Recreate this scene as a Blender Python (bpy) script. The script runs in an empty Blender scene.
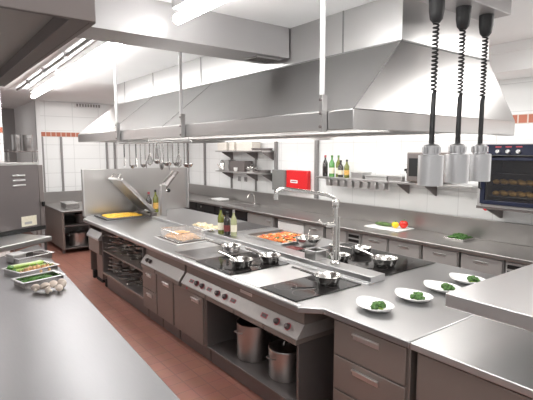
import bpy, bmesh, math, random
from mathutils import Vector, Matrix, noise
random.seed(7)
C = bpy.context.scene.collection
PI = math.pi

# ------------------------------------------------------------------ materials
def new_mat(name):
    m = bpy.data.materials.new(name); m.use_nodes = True
    nt = m.node_tree; b = nt.nodes['Principled BSDF']
    return m, nt, b

def flat(name, col, rough=.5, metal=0., noise_amt=.06, nscale=40., spec=.5, coat=0., sss=0.):
    """plain material with a little procedural mottling"""
    m, nt, b = new_mat(name)
    n = nt.nodes.new('ShaderNodeTexNoise'); n.inputs['Scale'].default_value = nscale; n.inputs['Detail'].default_value = 3
    tc = nt.nodes.new('ShaderNodeTexCoord'); nt.links.new(tc.outputs['Object'], n.inputs['Vector'])
    r = nt.nodes.new('ShaderNodeValToRGB')
    r.color_ramp.elements[0].position = .3; r.color_ramp.elements[1].position = .7
    r.color_ramp.elements[0].color = [max(0, c * (1 - noise_amt)) for c in col] + [1]
    r.color_ramp.elements[1].color = [min(1, c * (1 + noise_amt)) for c in col] + [1]
    nt.links.new(n.outputs['Fac'], r.inputs['Fac']); nt.links.new(r.outputs['Color'], b.inputs['Base Color'])
    b.inputs['Roughness'].default_value = rough; b.inputs['Metallic'].default_value = metal
    b.inputs['Specular IOR Level'].default_value = spec; b.inputs['Coat Weight'].default_value = coat
    return m

def steel(name, col=(.62, .61, .60), rough=.3, brush=(2, 60, 60), var=.08, bump=.015, metal=1.):
    m, nt, b = new_mat(name)
    tc = nt.nodes.new('ShaderNodeTexCoord'); mp = nt.nodes.new('ShaderNodeMapping')
    mp.inputs['Scale'].default_value = brush
    nt.links.new(tc.outputs['Object'], mp.inputs['Vector'])
    n = nt.nodes.new('ShaderNodeTexNoise'); n.inputs['Scale'].default_value = 3; n.inputs['Detail'].default_value = 4
    nt.links.new(mp.outputs['Vector'], n.inputs['Vector'])
    mr = nt.nodes.new('ShaderNodeMapRange')
    mr.inputs['To Min'].default_value = rough - var; mr.inputs['To Max'].default_value = rough + var
    nt.links.new(n.outputs['Fac'], mr.inputs['Value']); nt.links.new(mr.outputs['Result'], b.inputs['Roughness'])
    n2 = nt.nodes.new('ShaderNodeTexNoise'); n2.inputs['Scale'].default_value = 1.3
    nt.links.new(tc.outputs['Object'], n2.inputs['Vector'])
    r = nt.nodes.new('ShaderNodeValToRGB')
    r.color_ramp.elements[0].position = .3; r.color_ramp.elements[1].position = .75
    r.color_ramp.elements[0].color = [c * .93 for c in col] + [1]; r.color_ramp.elements[1].color = list(col) + [1]
    nt.links.new(n2.outputs['Fac'], r.inputs['Fac']); nt.links.new(r.outputs['Color'], b.inputs['Base Color'])
    bp = nt.nodes.new('ShaderNodeBump'); bp.inputs['Strength'].default_value = bump * 4; bp.inputs['Distance'].default_value = .002
    nt.links.new(n.outputs['Fac'], bp.inputs['Height']); nt.links.new(bp.outputs['Normal'], b.inputs['Normal'])
    b.inputs['Metallic'].default_value = metal
    return m

def tiles(name, axis, tw, th, col, col2, mortar, rough=.25, ms=.006, z0=0., bumpy=.3):
    """square-set tiles on a wall (axis 'x' wall: runs along y; 'y' wall: runs along x; 'z': floor)"""
    m, nt, b = new_mat(name)
    g = nt.nodes.new('ShaderNodeNewGeometry'); s = nt.nodes.new('ShaderNodeSeparateXYZ'); c = nt.nodes.new('ShaderNodeCombineXYZ')
    nt.links.new(g.outputs['Position'], s.inputs[0])
    src = {'x': ('Y', 'Z'), 'y': ('X', 'Z'), 'z': ('X', 'Y')}[axis]
    for k in (0, 1):
        a = nt.nodes.new('ShaderNodeMath'); a.operation = 'ADD'; a.inputs[1].default_value = 20 * (tw, th)[k] + (0, z0)[k]
        nt.links.new(s.outputs[src[k]], a.inputs[0]); nt.links.new(a.outputs[0], c.inputs[k])
    br = nt.nodes.new('ShaderNodeTexBrick'); br.offset = 0; br.squash = 1
    br.inputs['Scale'].default_value = 1; br.inputs['Brick Width'].default_value = tw; br.inputs['Row Height'].default_value = th
    br.inputs['Mortar Size'].default_value = ms; br.inputs['Mortar Smooth'].default_value = .2; br.inputs['Bias'].default_value = 0
    br.inputs['Color1'].default_value = (*col, 1); br.inputs['Color2'].default_value = (*col2, 1); br.inputs['Mortar'].default_value = (*mortar, 1)
    nt.links.new(c.outputs[0], br.inputs['Vector'])
    n = nt.nodes.new('ShaderNodeTexNoise'); n.inputs['Scale'].default_value = 9; n.inputs['Detail'].default_value = 5
    nt.links.new(g.outputs['Position'], n.inputs['Vector'])
    mx = nt.nodes.new('ShaderNodeMix'); mx.data_type = 'RGBA'; mx.blend_type = 'OVERLAY'; mx.inputs[0].default_value = .15
    nt.links.new(br.outputs['Color'], mx.inputs[6]); nt.links.new(n.outputs['Color'], mx.inputs[7])
    nt.links.new(mx.outputs[2] if bumpy > .5 else br.outputs['Color'], b.inputs['Base Color'])
    bp = nt.nodes.new('ShaderNodeBump'); bp.invert = True; bp.inputs['Strength'].default_value = .4; bp.inputs['Distance'].default_value = .004
    nt.links.new(br.outputs['Fac'], bp.inputs['Height']); nt.links.new(bp.outputs['Normal'], b.inputs['Normal'])
    b.inputs['Roughness'].default_value = rough
    return m

def emit(name, col, strength):
    m, nt, b = new_mat(name)
    b.inputs['Base Color'].default_value = (*col, 1)
    b.inputs['Emission Color'].default_value = (*col, 1); b.inputs['Emission Strength'].default_value = strength
    return m

def glassy(name, col, alpha=.35, rough=.05):
    """thin clear sheet: part see-through, part glossy"""
    m, nt, b = new_mat(name)
    b.inputs['Base Color'].default_value = (*col, 1); b.inputs['Roughness'].default_value = rough
    b.inputs['Alpha'].default_value = alpha; b.inputs['Specular IOR Level'].default_value = .7
    return m

M = {}
M['steel'] = steel('brushed_steel', (.60, .59, .585), .3, (60, 60, 3), .03, 0)
M['wall_steel'] = steel('wall_counter_steel', (.43, .415, .405), .36, (90, 3, 90), .04, 0)
M['tool'] = steel('utensil_steel', (.42, .41, .40), .25, (5, 5, 5), .03, 0)
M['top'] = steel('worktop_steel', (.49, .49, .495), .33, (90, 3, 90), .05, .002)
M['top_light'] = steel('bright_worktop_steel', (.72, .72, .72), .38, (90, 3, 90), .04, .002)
M['top_white'] = steel('pale_shelf_steel', (.80, .80, .80), .34, (90, 3, 90), .04, .002)
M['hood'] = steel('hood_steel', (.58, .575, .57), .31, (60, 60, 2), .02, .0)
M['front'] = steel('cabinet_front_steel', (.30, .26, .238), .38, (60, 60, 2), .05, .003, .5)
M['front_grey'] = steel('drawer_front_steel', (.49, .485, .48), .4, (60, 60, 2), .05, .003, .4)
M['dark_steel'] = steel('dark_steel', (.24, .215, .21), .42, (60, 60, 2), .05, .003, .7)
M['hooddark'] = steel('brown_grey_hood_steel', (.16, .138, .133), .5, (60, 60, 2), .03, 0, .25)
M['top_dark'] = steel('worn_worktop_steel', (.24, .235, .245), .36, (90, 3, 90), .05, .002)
M['machine'] = steel('machine_enamel', (.2, .18, .18), .45, (20, 20, 2), .05, .01, .6)
M['polished'] = steel('polished_steel', (.72, .71, .69), .19, (10, 10, 10), .04)
M['lamp_alu'] = steel('brushed_aluminium', (.62, .62, .63), .34, (2, 2, 80), .08, .03)
M['hoodin'] = steel('hood_inside_steel', (.36, .335, .31), .42, (20, 20, 20), .05, .002, .3)
M['black'] = flat('black_plastic', (.008, .008, .009), .5)
M['blackmat'] = flat('black_rubber', (.015, .015, .015), .7)
M['hob'] = flat('hob_glass', (.010, .009, .009), .07, 0, .1, 3, .28)
M['griddle'] = steel('griddle_plate', (.16, .155, .16), .3, (20, 2, 20), .06)
M['fridge'] = flat('dark_glass_front', (.012, .012, .014), .12)
M['white'] = flat('white_enamel', (.82, .82, .82), .35, 0, .02)
M['ceil'] = flat('white_ceiling_paint', (.90, .90, .90), .8, 0, .015, 2)
M['duct'] = flat('painted_beam_grey', (.38, .37, .37), .42, .35, .03, 2)
M['porcelain'] = flat('white_porcelain', (.88, .88, .87), .15, 0, .01, 5, .5, .4)
M['board'] = flat('white_plastic_board', (.88, .88, .86), .45, 0, .02)
M['red'] = flat('red_enamel', (.72, .02, .025), .35, 0, .04)
M['navy'] = flat('navy_panel', (.008, .012, .035), .3)
M['ctl'] = flat('control_panel_foil', (.40, .375, .365), .36, .5, .03)
M['redmark'] = flat('red_print', (.42, .07, .09), .4)
M['knob'] = flat('dark_knob', (.08, .06, .06), .35)
M['greybox'] = flat('grey_painted_metal', (.2, .2, .195), .5)
M['post'] = flat('grey_wall_channel', (.27, .26, .26), .45, .3)
M['wallx'] = tiles('wall_tile_right', 'x', .42, .3, (.88, .89, .89), (.86, .87, .87), (.70, .71, .71), .22, .004, .07)
M['wally'] = tiles('wall_tile_far', 'y', .55, .3, (.88, .89, .89), (.86, .87, .87), (.70, .71, .71), .22, .006, .07)
M['stripx'] = tiles('terracotta_strip_right', 'x', .1, .1, (.44, .13, .08), (.50, .17, .10), (.66, .58, .52), .3, .008, .0)
M['stripy'] = tiles('terracotta_strip_far', 'y', .1, .1, (.44, .13, .08), (.50, .17, .10), (.66, .58, .52), .3, .008, .0)
M['floor'] = tiles('terracotta_floor', 'z', .15, .15, (.27, .115, .085), (.31, .135, .10), (.22, .10, .08), .42, .006, 0, 1.)
M['tube'] = emit('fluorescent_tube', (1, .99, .97), 28)
M['hoodlight'] = emit('hood_light_diffuser', (1, .98, .94), 12)
M['spring'] = M['black']
M['oven_in'] = flat('oven_cavity', (.16, .14, .12), .5)
M['oven_glass'] = glassy('oven_door_glass', (.02, .02, .025), .35, .04)
M['bread'] = flat('golden_bread', (.75, .45, .12), .6, 0, .3, 60)
M['pasta'] = flat('yellow_pasta', (.85, .52, .07), .5, 0, .25, 80)
M['pasta2'] = flat('tan_pasta', (.70, .44, .24), .5, 0, .2, 80)
M['cream'] = flat('cream_dumpling', (.85, .72, .48), .5, 0, .15, 60)
M['carrot'] = flat('orange_carrot', (.85, .25, .04), .45, 0, .15, 60)
M['tomato'] = flat('red_tomato', (.70, .09, .03), .3, 0, .1, 30)
M['green'] = flat('green_leaf', (.05, .14, .025), .5, 0, .35, 60)
M['broccoli'] = flat('broccoli_green', (.065, .15, .035), .7, 0, .7, 60)
M['bean'] = flat('green_bean', (.07, .22, .03), .45, 0, .3, 40)
M['celery'] = flat('celery_green', (.36, .55, .10), .4, 0, .15, 30)
M['celery_pale'] = flat('celery_pale', (.66, .78, .38), .4, 0, .1, 30)
M['onion'] = flat('onion_skin', (.72, .42, .20), .35, 0, .2, 25)
M['mushroom'] = flat('mushroom_cap', (.72, .62, .54), .6, 0, .1, 25)
M['stemwhite'] = flat('mushroom_stem', (.78, .70, .62), .6, 0, .1, 25)
M['cucumber'] = flat('cucumber_skin', (.07, .13, .03), .35, 0, .35, 30)
M['yellow'] = flat('yellow_pepper', (.90, .62, .03), .25, 0, .06, 15)
M['redveg'] = flat('red_pepper', (.70, .03, .02), .2, 0, .08, 15)
M['b_green'] = flat('green_bottle_glass', (.16, .18, .02), .08, 0, .1, 5, .7, .5)
M['b_dark'] = flat('dark_bottle_glass', (.018, .012, .012), .08, 0, .1, 5, .7, .5)
M['b_pale'] = flat('pale_bottle_glass', (.45, .47, .26), .1, 0, .08, 5, .7, .5)
M['b_lime'] = flat('bright_green_glass', (.10, .32, .08), .1, 0, .08, 5, .7, .5)
M['label'] = flat('paper_label', (.80, .76, .62), .6)
M['redlabel'] = flat('red_label', (.17, .03, .03), .6)
M['wire'] = steel('wire_steel', (.75, .75, .75), .2, (5, 5, 5), .03)
M['clear'] = glassy('clear_plastic', (.9, .9, .9), .16, .05)
M['box_pale'] = flat('pale_plastic_tub', (.74, .70, .64), .5)
M['shade'] = flat('dark_niche', (.05, .045, .04), .6)

# ------------------------------------------------------------------ geometry helpers
class G:
    """collects pieces; world coordinates less the root's location when a root is given"""
    def __init__(s, root=None):
        s.v = []; s.f = []; s.o = Vector((0, 0, 0))
        r = root
        while r is not None:
            s.o += r.location; r = r.parent
    def add(s, vs, fs):
        n = len(s.v); s.v += [Vector(v) - s.o for v in vs]; s.f += [tuple(i + n for i in f) for f in fs]; return s
    def box(s, x0, y0, z0, x1, y1, z1):
        x0, x1 = sorted((x0, x1)); y0, y1 = sorted((y0, y1)); z0, z1 = sorted((z0, z1))
        return s.add([(x0, y0, z0), (x1, y0, z0), (x1, y1, z0), (x0, y1, z0), (x0, y0, z1), (x1, y0, z1), (x1, y1, z1), (x0, y1, z1)],
                     [(3, 2, 1, 0), (4, 5, 6, 7), (0, 1, 5, 4), (1, 2, 6, 5), (2, 3, 7, 6), (3, 0, 4, 7)])
    def poly(s, pts, z0, z1):                      # prism over an xy outline, counter-clockwise
        n = len(pts)
        return s.add([(x, y, z0) for x, y in pts] + [(x, y, z1) for x, y in pts],
                     [tuple(range(n - 1, -1, -1)), tuple(range(n, 2 * n))] + [(i, (i + 1) % n, n + (i + 1) % n, n + i) for i in range(n)])
    def prof(s, pts, y0, y1):                      # prism along y over an xz outline
        n = len(pts)
        return s.add([(x, y0, z) for x, z in pts] + [(x, y1, z) for x, z in pts],
                     [tuple(range(n)), tuple(range(2 * n - 1, n - 1, -1))] + [(i, n + i, n + (i + 1) % n, (i + 1) % n) for i in range(n)])
    def hexa(s, a, b):                             # two quads (bottom, top), same winding
        return s.add(list(a) + list(b), [(3, 2, 1, 0), (4, 5, 6, 7), (0, 1, 5, 4), (1, 2, 6, 5), (2, 3, 7, 6), (3, 0, 4, 7)])
    def tube(s, pts, r, n=8, cap=True):
        pts = [Vector(p) for p in pts]; k = len(pts); rs = r if isinstance(r, (list, tuple)) else [r] * k
        vs = []; up = None
        for i, p in enumerate(pts):
            t = (pts[min(i + 1, k - 1)] - pts[max(i - 1, 0)]).normalized()
            if up is None: up = Vector((0, 0, 1)) if abs(t.z) < .9 else Vector((1, 0, 0))
            a = (up - t * up.dot(t)).normalized(); b = t.cross(a); up = a
            vs += [p + (a * math.cos(2 * PI * j / n) + b * math.sin(2 * PI * j / n)) * rs[i] for j in range(n)]
        fs = [(i * n + j, i * n + (j + 1) % n, (i + 1) * n + (j + 1) % n, (i + 1) * n + j) for i in range(k - 1) for j in range(n)]
        if cap: fs += [tuple(range(n - 1, -1, -1)), tuple(range((k - 1) * n, k * n))]
        return s.add(vs, fs)
    def lathe(s, prof, c=(0, 0, 0), n=24, sx=1., sy=1., cap0=True, cap1=False):
        vs = [(c[0] + r * math.cos(2 * PI * j / n) * sx, c[1] + r * math.sin(2 * PI * j / n) * sy, c[2] + z) for r, z in prof for j in range(n)]
        k = len(prof)
        fs = [(i * n + j, i * n + (j + 1) % n, (i + 1) * n + (j + 1) % n, (i + 1) * n + j) for i in range(k - 1) for j in range(n)]
        if cap0: fs.append(tuple(range(n - 1, -1, -1)))
        if cap1: fs.append(tuple(range((k - 1) * n, k * n)))
        return s.add(vs, fs)
    def ball(s, c, r, n=10, m=7, sx=1, sy=1, sz=1, amp=0., freq=3., seed=0.):
        vs = []; c = Vector(c)
        for i in range(m + 1):
            th = PI * i / m
            for j in range(n):
                d = Vector((math.sin(th) * math.cos(2 * PI * j / n), math.sin(th) * math.sin(2 * PI * j / n), -math.cos(th)))
                k = 1 + amp * noise.noise(d * freq + Vector((seed, seed * 2, 0)))
                vs.append((c.x + d.x * r * sx * k, c.y + d.y * r * sy * k, c.z + d.z * r * sz * k))
        return s.add(vs, [(i * n + j, i * n + (j + 1) % n, (i + 1) * n + (j + 1) % n, (i + 1) * n + j) for i in range(m) for j in range(n)])
    def build(s, name, mat, parent=None, bevel=0., smooth=True, ang=35., rot=None, seg=2):
        me = bpy.data.meshes.new(name); me.from_pydata([tuple(v) for v in s.v], [], s.f); me.validate(); me.update()
        bm = bmesh.new(); bm.from_mesh(me); bmesh.ops.remove_doubles(bm, verts=bm.verts, dist=1e-6)
        bmesh.ops.recalc_face_normals(bm, faces=bm.faces); bm.to_mesh(me); bm.free()
        if smooth:
            me.polygons.foreach_set('use_smooth', [True] * len(me.polygons)); me.set_sharp_from_angle(angle=math.radians(ang))
        me.materials.append(M[mat] if isinstance(mat, str) else mat)
        o = bpy.data.objects.new(name, me); C.objects.link(o)
        if parent is not None: o.parent = parent
        if bevel:
            b = o.modifiers.new('bevel', 'BEVEL'); b.width = bevel; b.segments = seg; b.limit_method = 'ANGLE'; b.angle_limit = .6
        return o

def tag(o, label=None, cat=None, group=None, kind=None):
    if label: o['label'] = label
    if cat: o['category'] = cat
    if group: o['group'] = group
    if kind: o['kind'] = kind
    return o
def thing(name, label, cat, loc=(0, 0, 0), rotz=0., group=None):
    o = bpy.data.objects.new(name, None); C.objects.link(o); o.empty_display_size = .1
    o.location = loc; o.rotation_euler = (0, 0, rotz)
    return tag(o, label, cat, group)
def copy_tree(o, loc=None, rotz=None, label=None, group=None, parent=None, rot=None, scale=None):
    kids = [c for c in bpy.data.objects if c.parent == o]
    c = o.copy(); C.objects.link(c)
    if parent is not None: c.parent = parent
    if loc is not None: c.location = loc
    if rotz is not None: c.rotation_euler = (0, 0, rotz)
    if rot is not None: c.rotation_euler = rot
    if scale is not None: c.scale = (scale,) * 3 if not isinstance(scale, tuple) else scale
    if label: c['label'] = label
    if group: c['group'] = group
    for k in kids: copy_tree(k, parent=c)
    return c
def struct(g, name, mat, **k): return tag(g.build(name, mat, **k), kind='structure')

# ------------------------------------------------------------------ the room
CEIL = 2.95
struct(G().box(-3.2, -1.2, -.1, 5.6, 13.3, 0), 'floor', 'floor')
struct(G().box(-3.2, -1.2, CEIL, 5.6, 13.3, CEIL + .1), 'ceiling', 'ceil')
struct(G().box(5.15, -1.2, 0, 5.3, 10.6, CEIL), 'wall_right', 'wallx')
struct(G().box(2.04, 10.5, 0, 5.15, 10.65, CEIL), 'wall_far', 'wally')
struct(G().box(-3.2, 8.7, 0, 1.17, 8.85, CEIL), 'wall_left_far', 'wally')
struct(G().box(-3.2, 13.1, 0, 5.6, 13.25, CEIL), 'wall_back_room', 'duct')
struct(G().box(2.04, 10.65, 0, 2.14, 13.1, CEIL), 'wall_passage', 'ceil')
struct(G().box(5.143, -1.2, 2.2, 5.15, 10.5, 2.3), 'trim_1', 'stripx')
struct(G().box(2.05, 10.493, 2.2, 5.143, 10.5, 2.3), 'trim_2', 'stripy')
struct(G().box(-3.2, 8.693, 2.2, 1.168, 8.7, 2.3), 'trim_3', 'stripy')
struct(G().box(2.02, 10.44, 0, 2.10, 10.51, CEIL), 'trim_4', 'white')          # jamb of the passage
i = 5
for y, w in ((5.37, .06), (6.42, .05), (8.97, .035), (9.77, .035), (4.2, .0)):
    if w: struct(G().box(5.10, y - w / 2, 1.14, 5.143, y + w / 2, 2.19), 'trim_%d' % i, 'post'); i += 1
for x, z0, z1 in ((2.12, .0, 2.2), (2.49, 1.0, 2.2), (3.45, 1.0, 2.2), (3.63, 1.0, 2.2)):
    struct(G().box(x - .018, 10.45, z0, x + .018, 10.492, z1), 'trim_%d' % i, 'post'); i += 1
# boxed-in lighting cove along the right wall
struct(G().box(4.62, -1.2, 2.66, 5.15, 1.62, CEIL - .001).box(4.60, -1.2, 2.86, 4.625, 2.9, CEIL - .001).box(4.62, 1.6, 2.68, 5.15, 10.5, CEIL - .001), 'trim_%d' % i, 'ceil'); i += 1
# cross beam carrying the duct
struct(G().box(-3.0, 3.07, 2.70, 2.59, 3.42, CEIL - .001), 'beam_cross', 'duct')
tg = thing('vent_grille', 'small metal vent grille under the grey cross beam beside the hood duct', 'vent', (2.4, 3.24, 2.69))
g = G(tg).box(2.30, 3.14, 2.688, 2.56, 3.15, 2.70).box(2.30, 3.33, 2.688, 2.56, 3.34, 2.70).box(2.30, 3.15, 2.688, 2.31, 3.33, 2.70).box(2.55, 3.15, 2.688, 2.56, 3.33, 2.70)
g.build('frame', 'steel', tg)
g = G(tg)
for k in range(8): g.box(2.31, 3.16 + k * .022, 2.690, 2.55, 3.168 + k * .022, 2.699)
g.build('slat', 'dark_steel', tg)
tg = thing('wall_vent', 'grey slotted vent high on the far tiled wall beside the hood', 'vent', (3.08, 10.49, 2.84))
G(tg).box(2.80, 10.46, 2.84, 3.36, 10.492, 2.93).build('frame', 'white', tg, .004)
g = G(tg)
for k in range(9): g.box(2.83 + k * .058, 10.455, 2.855, 2.87 + k * .058, 10.461, 2.915)
g.build('slot', 'post', tg)

# ------------------------------------------------------------------ ceiling fluorescent fittings
def fluo(x, y0, y1, z, label, name='fluorescent_light', x1=None):
    x1 = x if x1 is None else x1
    t = thing(name, label, 'light', (x, (y0 + y1) / 2, z))
    G(t).hexa([(x - .045, y0 + .02, z + .06), (x + .045, y0 + .02, z + .06), (x1 + .045, y1 - .02, z + .06), (x1 - .045, y1 - .02, z + .06)], [(x - .045, y0 + .02, CEIL), (x + .045, y0 + .02, CEIL), (x1 + .045, y1 - .02, CEIL), (x1 - .045, y1 - .02, CEIL)]).build('housing', 'white', t, .006)
    G(t).tube([(x, y0, z), (x, y0 + .015, z), (x1, y1 - .015, z), (x1, y1, z)], [.024, .034, .034, .024], 16).build('diffuser', 'tube', t)
    return t
fluo(1.47, 1.30, 2.93, 2.80, 'glowing fluorescent tube nearest the camera in front of the cross beam')
fluo(1.46, 4.0, 6.40, 2.82, 'long glowing fluorescent tube just beyond the cross beam', x1=1.555)
fluo(1.56, 6.44, 8.66, 2.82, 'farthest glowing fluorescent tube toward the doorway', x1=1.645)
fluo(-.6, .1, 1.5, 2.80, 'fluorescent tube fitting over the left counter, outside the picture')
tg = thing('cable_conduit', 'thin grey conduit pipe on the ceiling alongside the fluorescent tubes', 'conduit', (1.28, 6, 2.9))
G(tg).tube([(1.30, 3.5, 2.915), (1.42, 8.69, 2.915)], .018, 8).build('pipe', 'greybox', tg)
for y in (4, 5.2, 6.4, 7.6): G(tg).box(1.27 + (y - 3.5) * .023, y, 2.89, 1.33 + (y - 3.5) * .023, y + .04, 2.949).build('clip', 'post', tg)

# ------------------------------------------------------------------ big extractor hood
HX0, HX1, HY0, HY1 = 2.0, 3.98, 1.80, 7.38
HB, HS, HT = 2.04, 2.155, 2.64
hood = thing('extractor_hood', 'huge brushed steel extractor hood hanging over the central cooking island', 'extractor hood', (3, 4.6, HB))
t = .03
G(hood).box(HX0, HY0, HB, HX0 + t, HY1, HS).box(HX1 - t, HY0, HB, HX1, HY1, HS).box(HX0 + t, HY0, HB, HX1 - t, HY0 + t, HS).box(HX0 + t, HY1 - t, HB, HX1 - t, HY1, HS)\
    .build('skirt', 'hood', hood, .004)
TX0, TX1, TY0, TY1 = 2.60, 3.74, 1.93, 7.36
G(hood).hexa([(HX0, HY0, HS + .001), (HX1, HY0, HS + .001), (HX1, HY1, HS + .001), (HX0, HY1, HS + .001)],
             [(TX0, TY0, HT), (TX1, TY0, HT), (TX1, TY1, HT), (TX0, TY1, HT)]).build('canopy', 'hood', hood, .003)
G(hood).box(TX0, TY0, HT + .001, TX1, TY1, CEIL - .001).build('duct_box', 'hood', hood, .003)
g = G(hood)
g.box(TX0 - .006, TY0 - .006, HT - .008, TX1 + .006, TY0, HT + .006).box(TX0 - .006, TY0 - .006, HT - .008, TX0, TY1, HT + .006)
for y in (6.95, 5.9, 4.6, 2.45):
    g.box(TX0 - .004, y, HT + .006, TX0, y + .014, CEIL - .001)
g.build('seam', 'greybox', hood)
for a, b in (((HX0, HY0, HS), (TX0, TY0, HT)), ((HX0, 4.35, HS), (TX0, 4.35, HT)), ((HX0, 5.9, HS), (TX0, 5.9, HT))):
    G(hood).tube([Vector(a), Vector(b)], .0035, 6).build('fold_seam', 'greybox', hood)
g = G(hood)
g.box(HX0 + .03, HY0 + .03, 2.148, HX1 - .03, HY1 - .03, 2.154)
g.build('baffle_panel', 'steel', hood)
g = G(hood).box(2.7, 2.1, 2.05, 2.76, 7.2, 2.10).box(3.30, 2.1, 2.05, 3.36, 7.2, 2.10)
g.build('inner_gutter', 'steel', hood, .004)
for y0 in (2.0, 3.75, 5.5):
    l = G(hood).box(2.14, y0, 2.085, 2.40, y0 + 1.5, 2.147).build('light_housing', 'white', hood)
    G(hood).box(2.15, y0 + .01, 2.08, 2.39, y0 + 1.49, 2.0849).build('light_diffuser', 'hoodlight', l)
for y0 in (2.1, 4.6):
    l = G(hood).box(3.5, y0, 2.085, 3.76, y0 + 2.0, 2.147).build('light_housing', 'white', hood)
    G(hood).box(3.51, y0 + .01, 2.08, 3.75, y0 + 1.99, 2.0849).build('light_diffuser', 'hoodlight', l)
# suspension rods and brackets
for k, (y, lab) in enumerate(((2.02, 'nearest white hanging rod bolted to the hood skirt'), (3.86, 'middle white hanging rod bolted to the hood skirt beside the ladles'),
                              (5.56, 'farthest white hanging rod bolted to the hood skirt'))):
    r = thing('hanging_rod', lab, 'rod', (1.965, y, 2.16), 0, 'white rods holding the hood')
    G(r).tube([(1.965, y, 2.25), (1.965, y, CEIL)], .016, 12).build('rod', 'white', r)
    G(r).box(1.955, y - .014, 2.03, 1.997, y + .014, 2.25).build('bracket', 'steel', r, .002)
    for z in (2.06, 2.14, 2.22): G(r).tube([(1.947, y, z), (1.956, y, z)], .009, 8).build('bolt', 'dark_steel', r)
# utensil rail with hanging tools
tg = thing('hanging_utensil_rail', 'thin steel rail under the hood edge with ladles hung from it', 'rail', (2.05, 4.9, 2.0))
G(tg).tube([(2.06, 3.85, 2.0), (2.06, 5.9, 2.0)], .008, 8).build('bar', 'steel', tg)
for y in (3.9, 4.85, 5.85): G(tg).tube([(2.06, y, 2.0), (2.06, y, 2.148)], .006, 8).build('hanger', 'steel', tg)
def hook(g): g.tube([(0, 0, .012), (.008, 0, .004), (0, 0, -.01)], .004, 6)
def ladle(L=.24, r=.04):
    t = thing('hanging_ladle', 'x', 'ladle'); g = G(); hook(g); g.tube([(0, 0, -.008), (0, 0, -L)], .006, 6); g.build('handle', 'tool', t)
    g = G(); g.lathe([(.004, -.04), (r * .7, -.03), (r, 0), (r * .93, 0), (r * .6, -.024), (.003, -.032)], (r, 0, -L + .012), 14); g.build('bowl', 'tool', t); return t
def spatula():
    t = thing('hanging_spatula', 'x', 'spatula'); g = G(); hook(g); g.tube([(0, 0, -.008), (0, 0, -.17)], .006, 6); g.build('handle', 'black', t)
    G().hexa([(-.003, -.02, -.17), (.003, -.02, -.17), (.003, .02, -.17), (-.003, .02, -.17)], [(-.003, -.035, -.27), (.003, -.035, -.27), (.003, .035, -.27), (-.003, .035, -.27)]).build('blade', 'tool', t); return t
def whisk():
    t = thing('hanging_whisk', 'x', 'whisk'); g = G(); hook(g); g.tube([(0, 0, -.008), (0, 0, -.11)], .009, 8); g.build('handle', 'tool', t)
    g = G()
    for k in range(5):
        a = k * PI / 5; ca, sa = math.cos(a), math.sin(a)
        g.tube([(ca * w, sa * w, z) for w, z in ((.006, -.11), (.03, -.19), (.028, -.225), (0, -.245), (-.028, -.225), (-.03, -.19), (-.006, -.11))], .0022, 5)
    g.build('wires', 'tool', t); return t
def skimmer():
    t = thing('hanging_skimmer', 'x', 'skimmer'); g = G(); hook(g); g.tube([(0, 0, -.008), (0, 0, -.19)], .006, 6); g.build('handle', 'tool', t)
    G().lathe([(.002, 0), (.03, .004), (.05, .012), (.05, .015), (.03, .008), (.002, .004)], (0, 0, 0), 16).build('disc', 'tool', t).rotation_euler = (0, PI / 2, 0)
    [c for c in bpy.data.objects if c.parent == t and c.name.startswith('disc')][0].location = (0, 0, -.235); return t
def grater():
    t = thing('hanging_grater', 'x', 'grater'); g = G(); hook(g); g.tube([(0, -.03, -.05), (0, -.03, -.015), (0, 0, -.008), (0, .03, -.015), (0, .03, -.05)], .005, 6); g.build('handle', 'tool', t)
    g = G().hexa([(-.02, -.04, -.17), (.02, -.04, -.17), (.02, .04, -.17), (-.02, .04, -.17)], [(-.012, -.032, -.05), (.012, -.032, -.05), (.012, .032, -.05), (-.012, .032, -.05)]); g.build('body', 'tool', t); return t
tools = [(5.60, spatula, 'black handled spatula hung first at the far left end of the utensil rail', {}),
         (5.42, ladle, 'long ladle hung second from the far end of the rail', dict(L=.27, r=.03)),
         (5.08, ladle, 'slim ladle hung between a spatula and the first round skimmer', dict(L=.25, r=.032)),
         (4.95, skimmer, 'round flat skimmer hung between slim ladle and whisk', {}),
         (4.82, whisk, 'wire whisk hung between the first round skimmer and a short ladle', {}),
         (5.22, spatula, 'black handled spatula hung between two slim ladles on the rail', {}),
         (4.72, ladle, 'short deep ladle hung immediately left of the box grater', dict(L=.2, r=.04)),
         (4.55, skimmer, 'round skimmer hung immediately right of the box grater', {}),
         (4.63, grater, 'boxy steel grater hung in the middle of the rail', {}),
         (4.47, ladle, 'deep ladle hung between two round skimmers right of the grater', dict(L=.22, r=.045)),
         (4.36, skimmer, 'round skimmer hung between two ladles right of the grater', {}),
         (4.25, ladle, 'small ladle hung just left of the whisk nearest the near end', dict(L=.21, r=.036)),
         (4.12, whisk, 'wire whisk hung second from the near end of the rail', {}),
         (4.00, ladle, 'large round ladle hung nearest the middle rod', dict(L=.22, r=.05))]
for y, fn, lab, kw in tools:
    t = fn(**kw); t.location = (2.06, y, 1.995); t['label'] = lab; t['group'] = 'tools on the utensil rail'; t.rotation_euler = (0, 0, random.uniform(-.5, .5))

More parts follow.
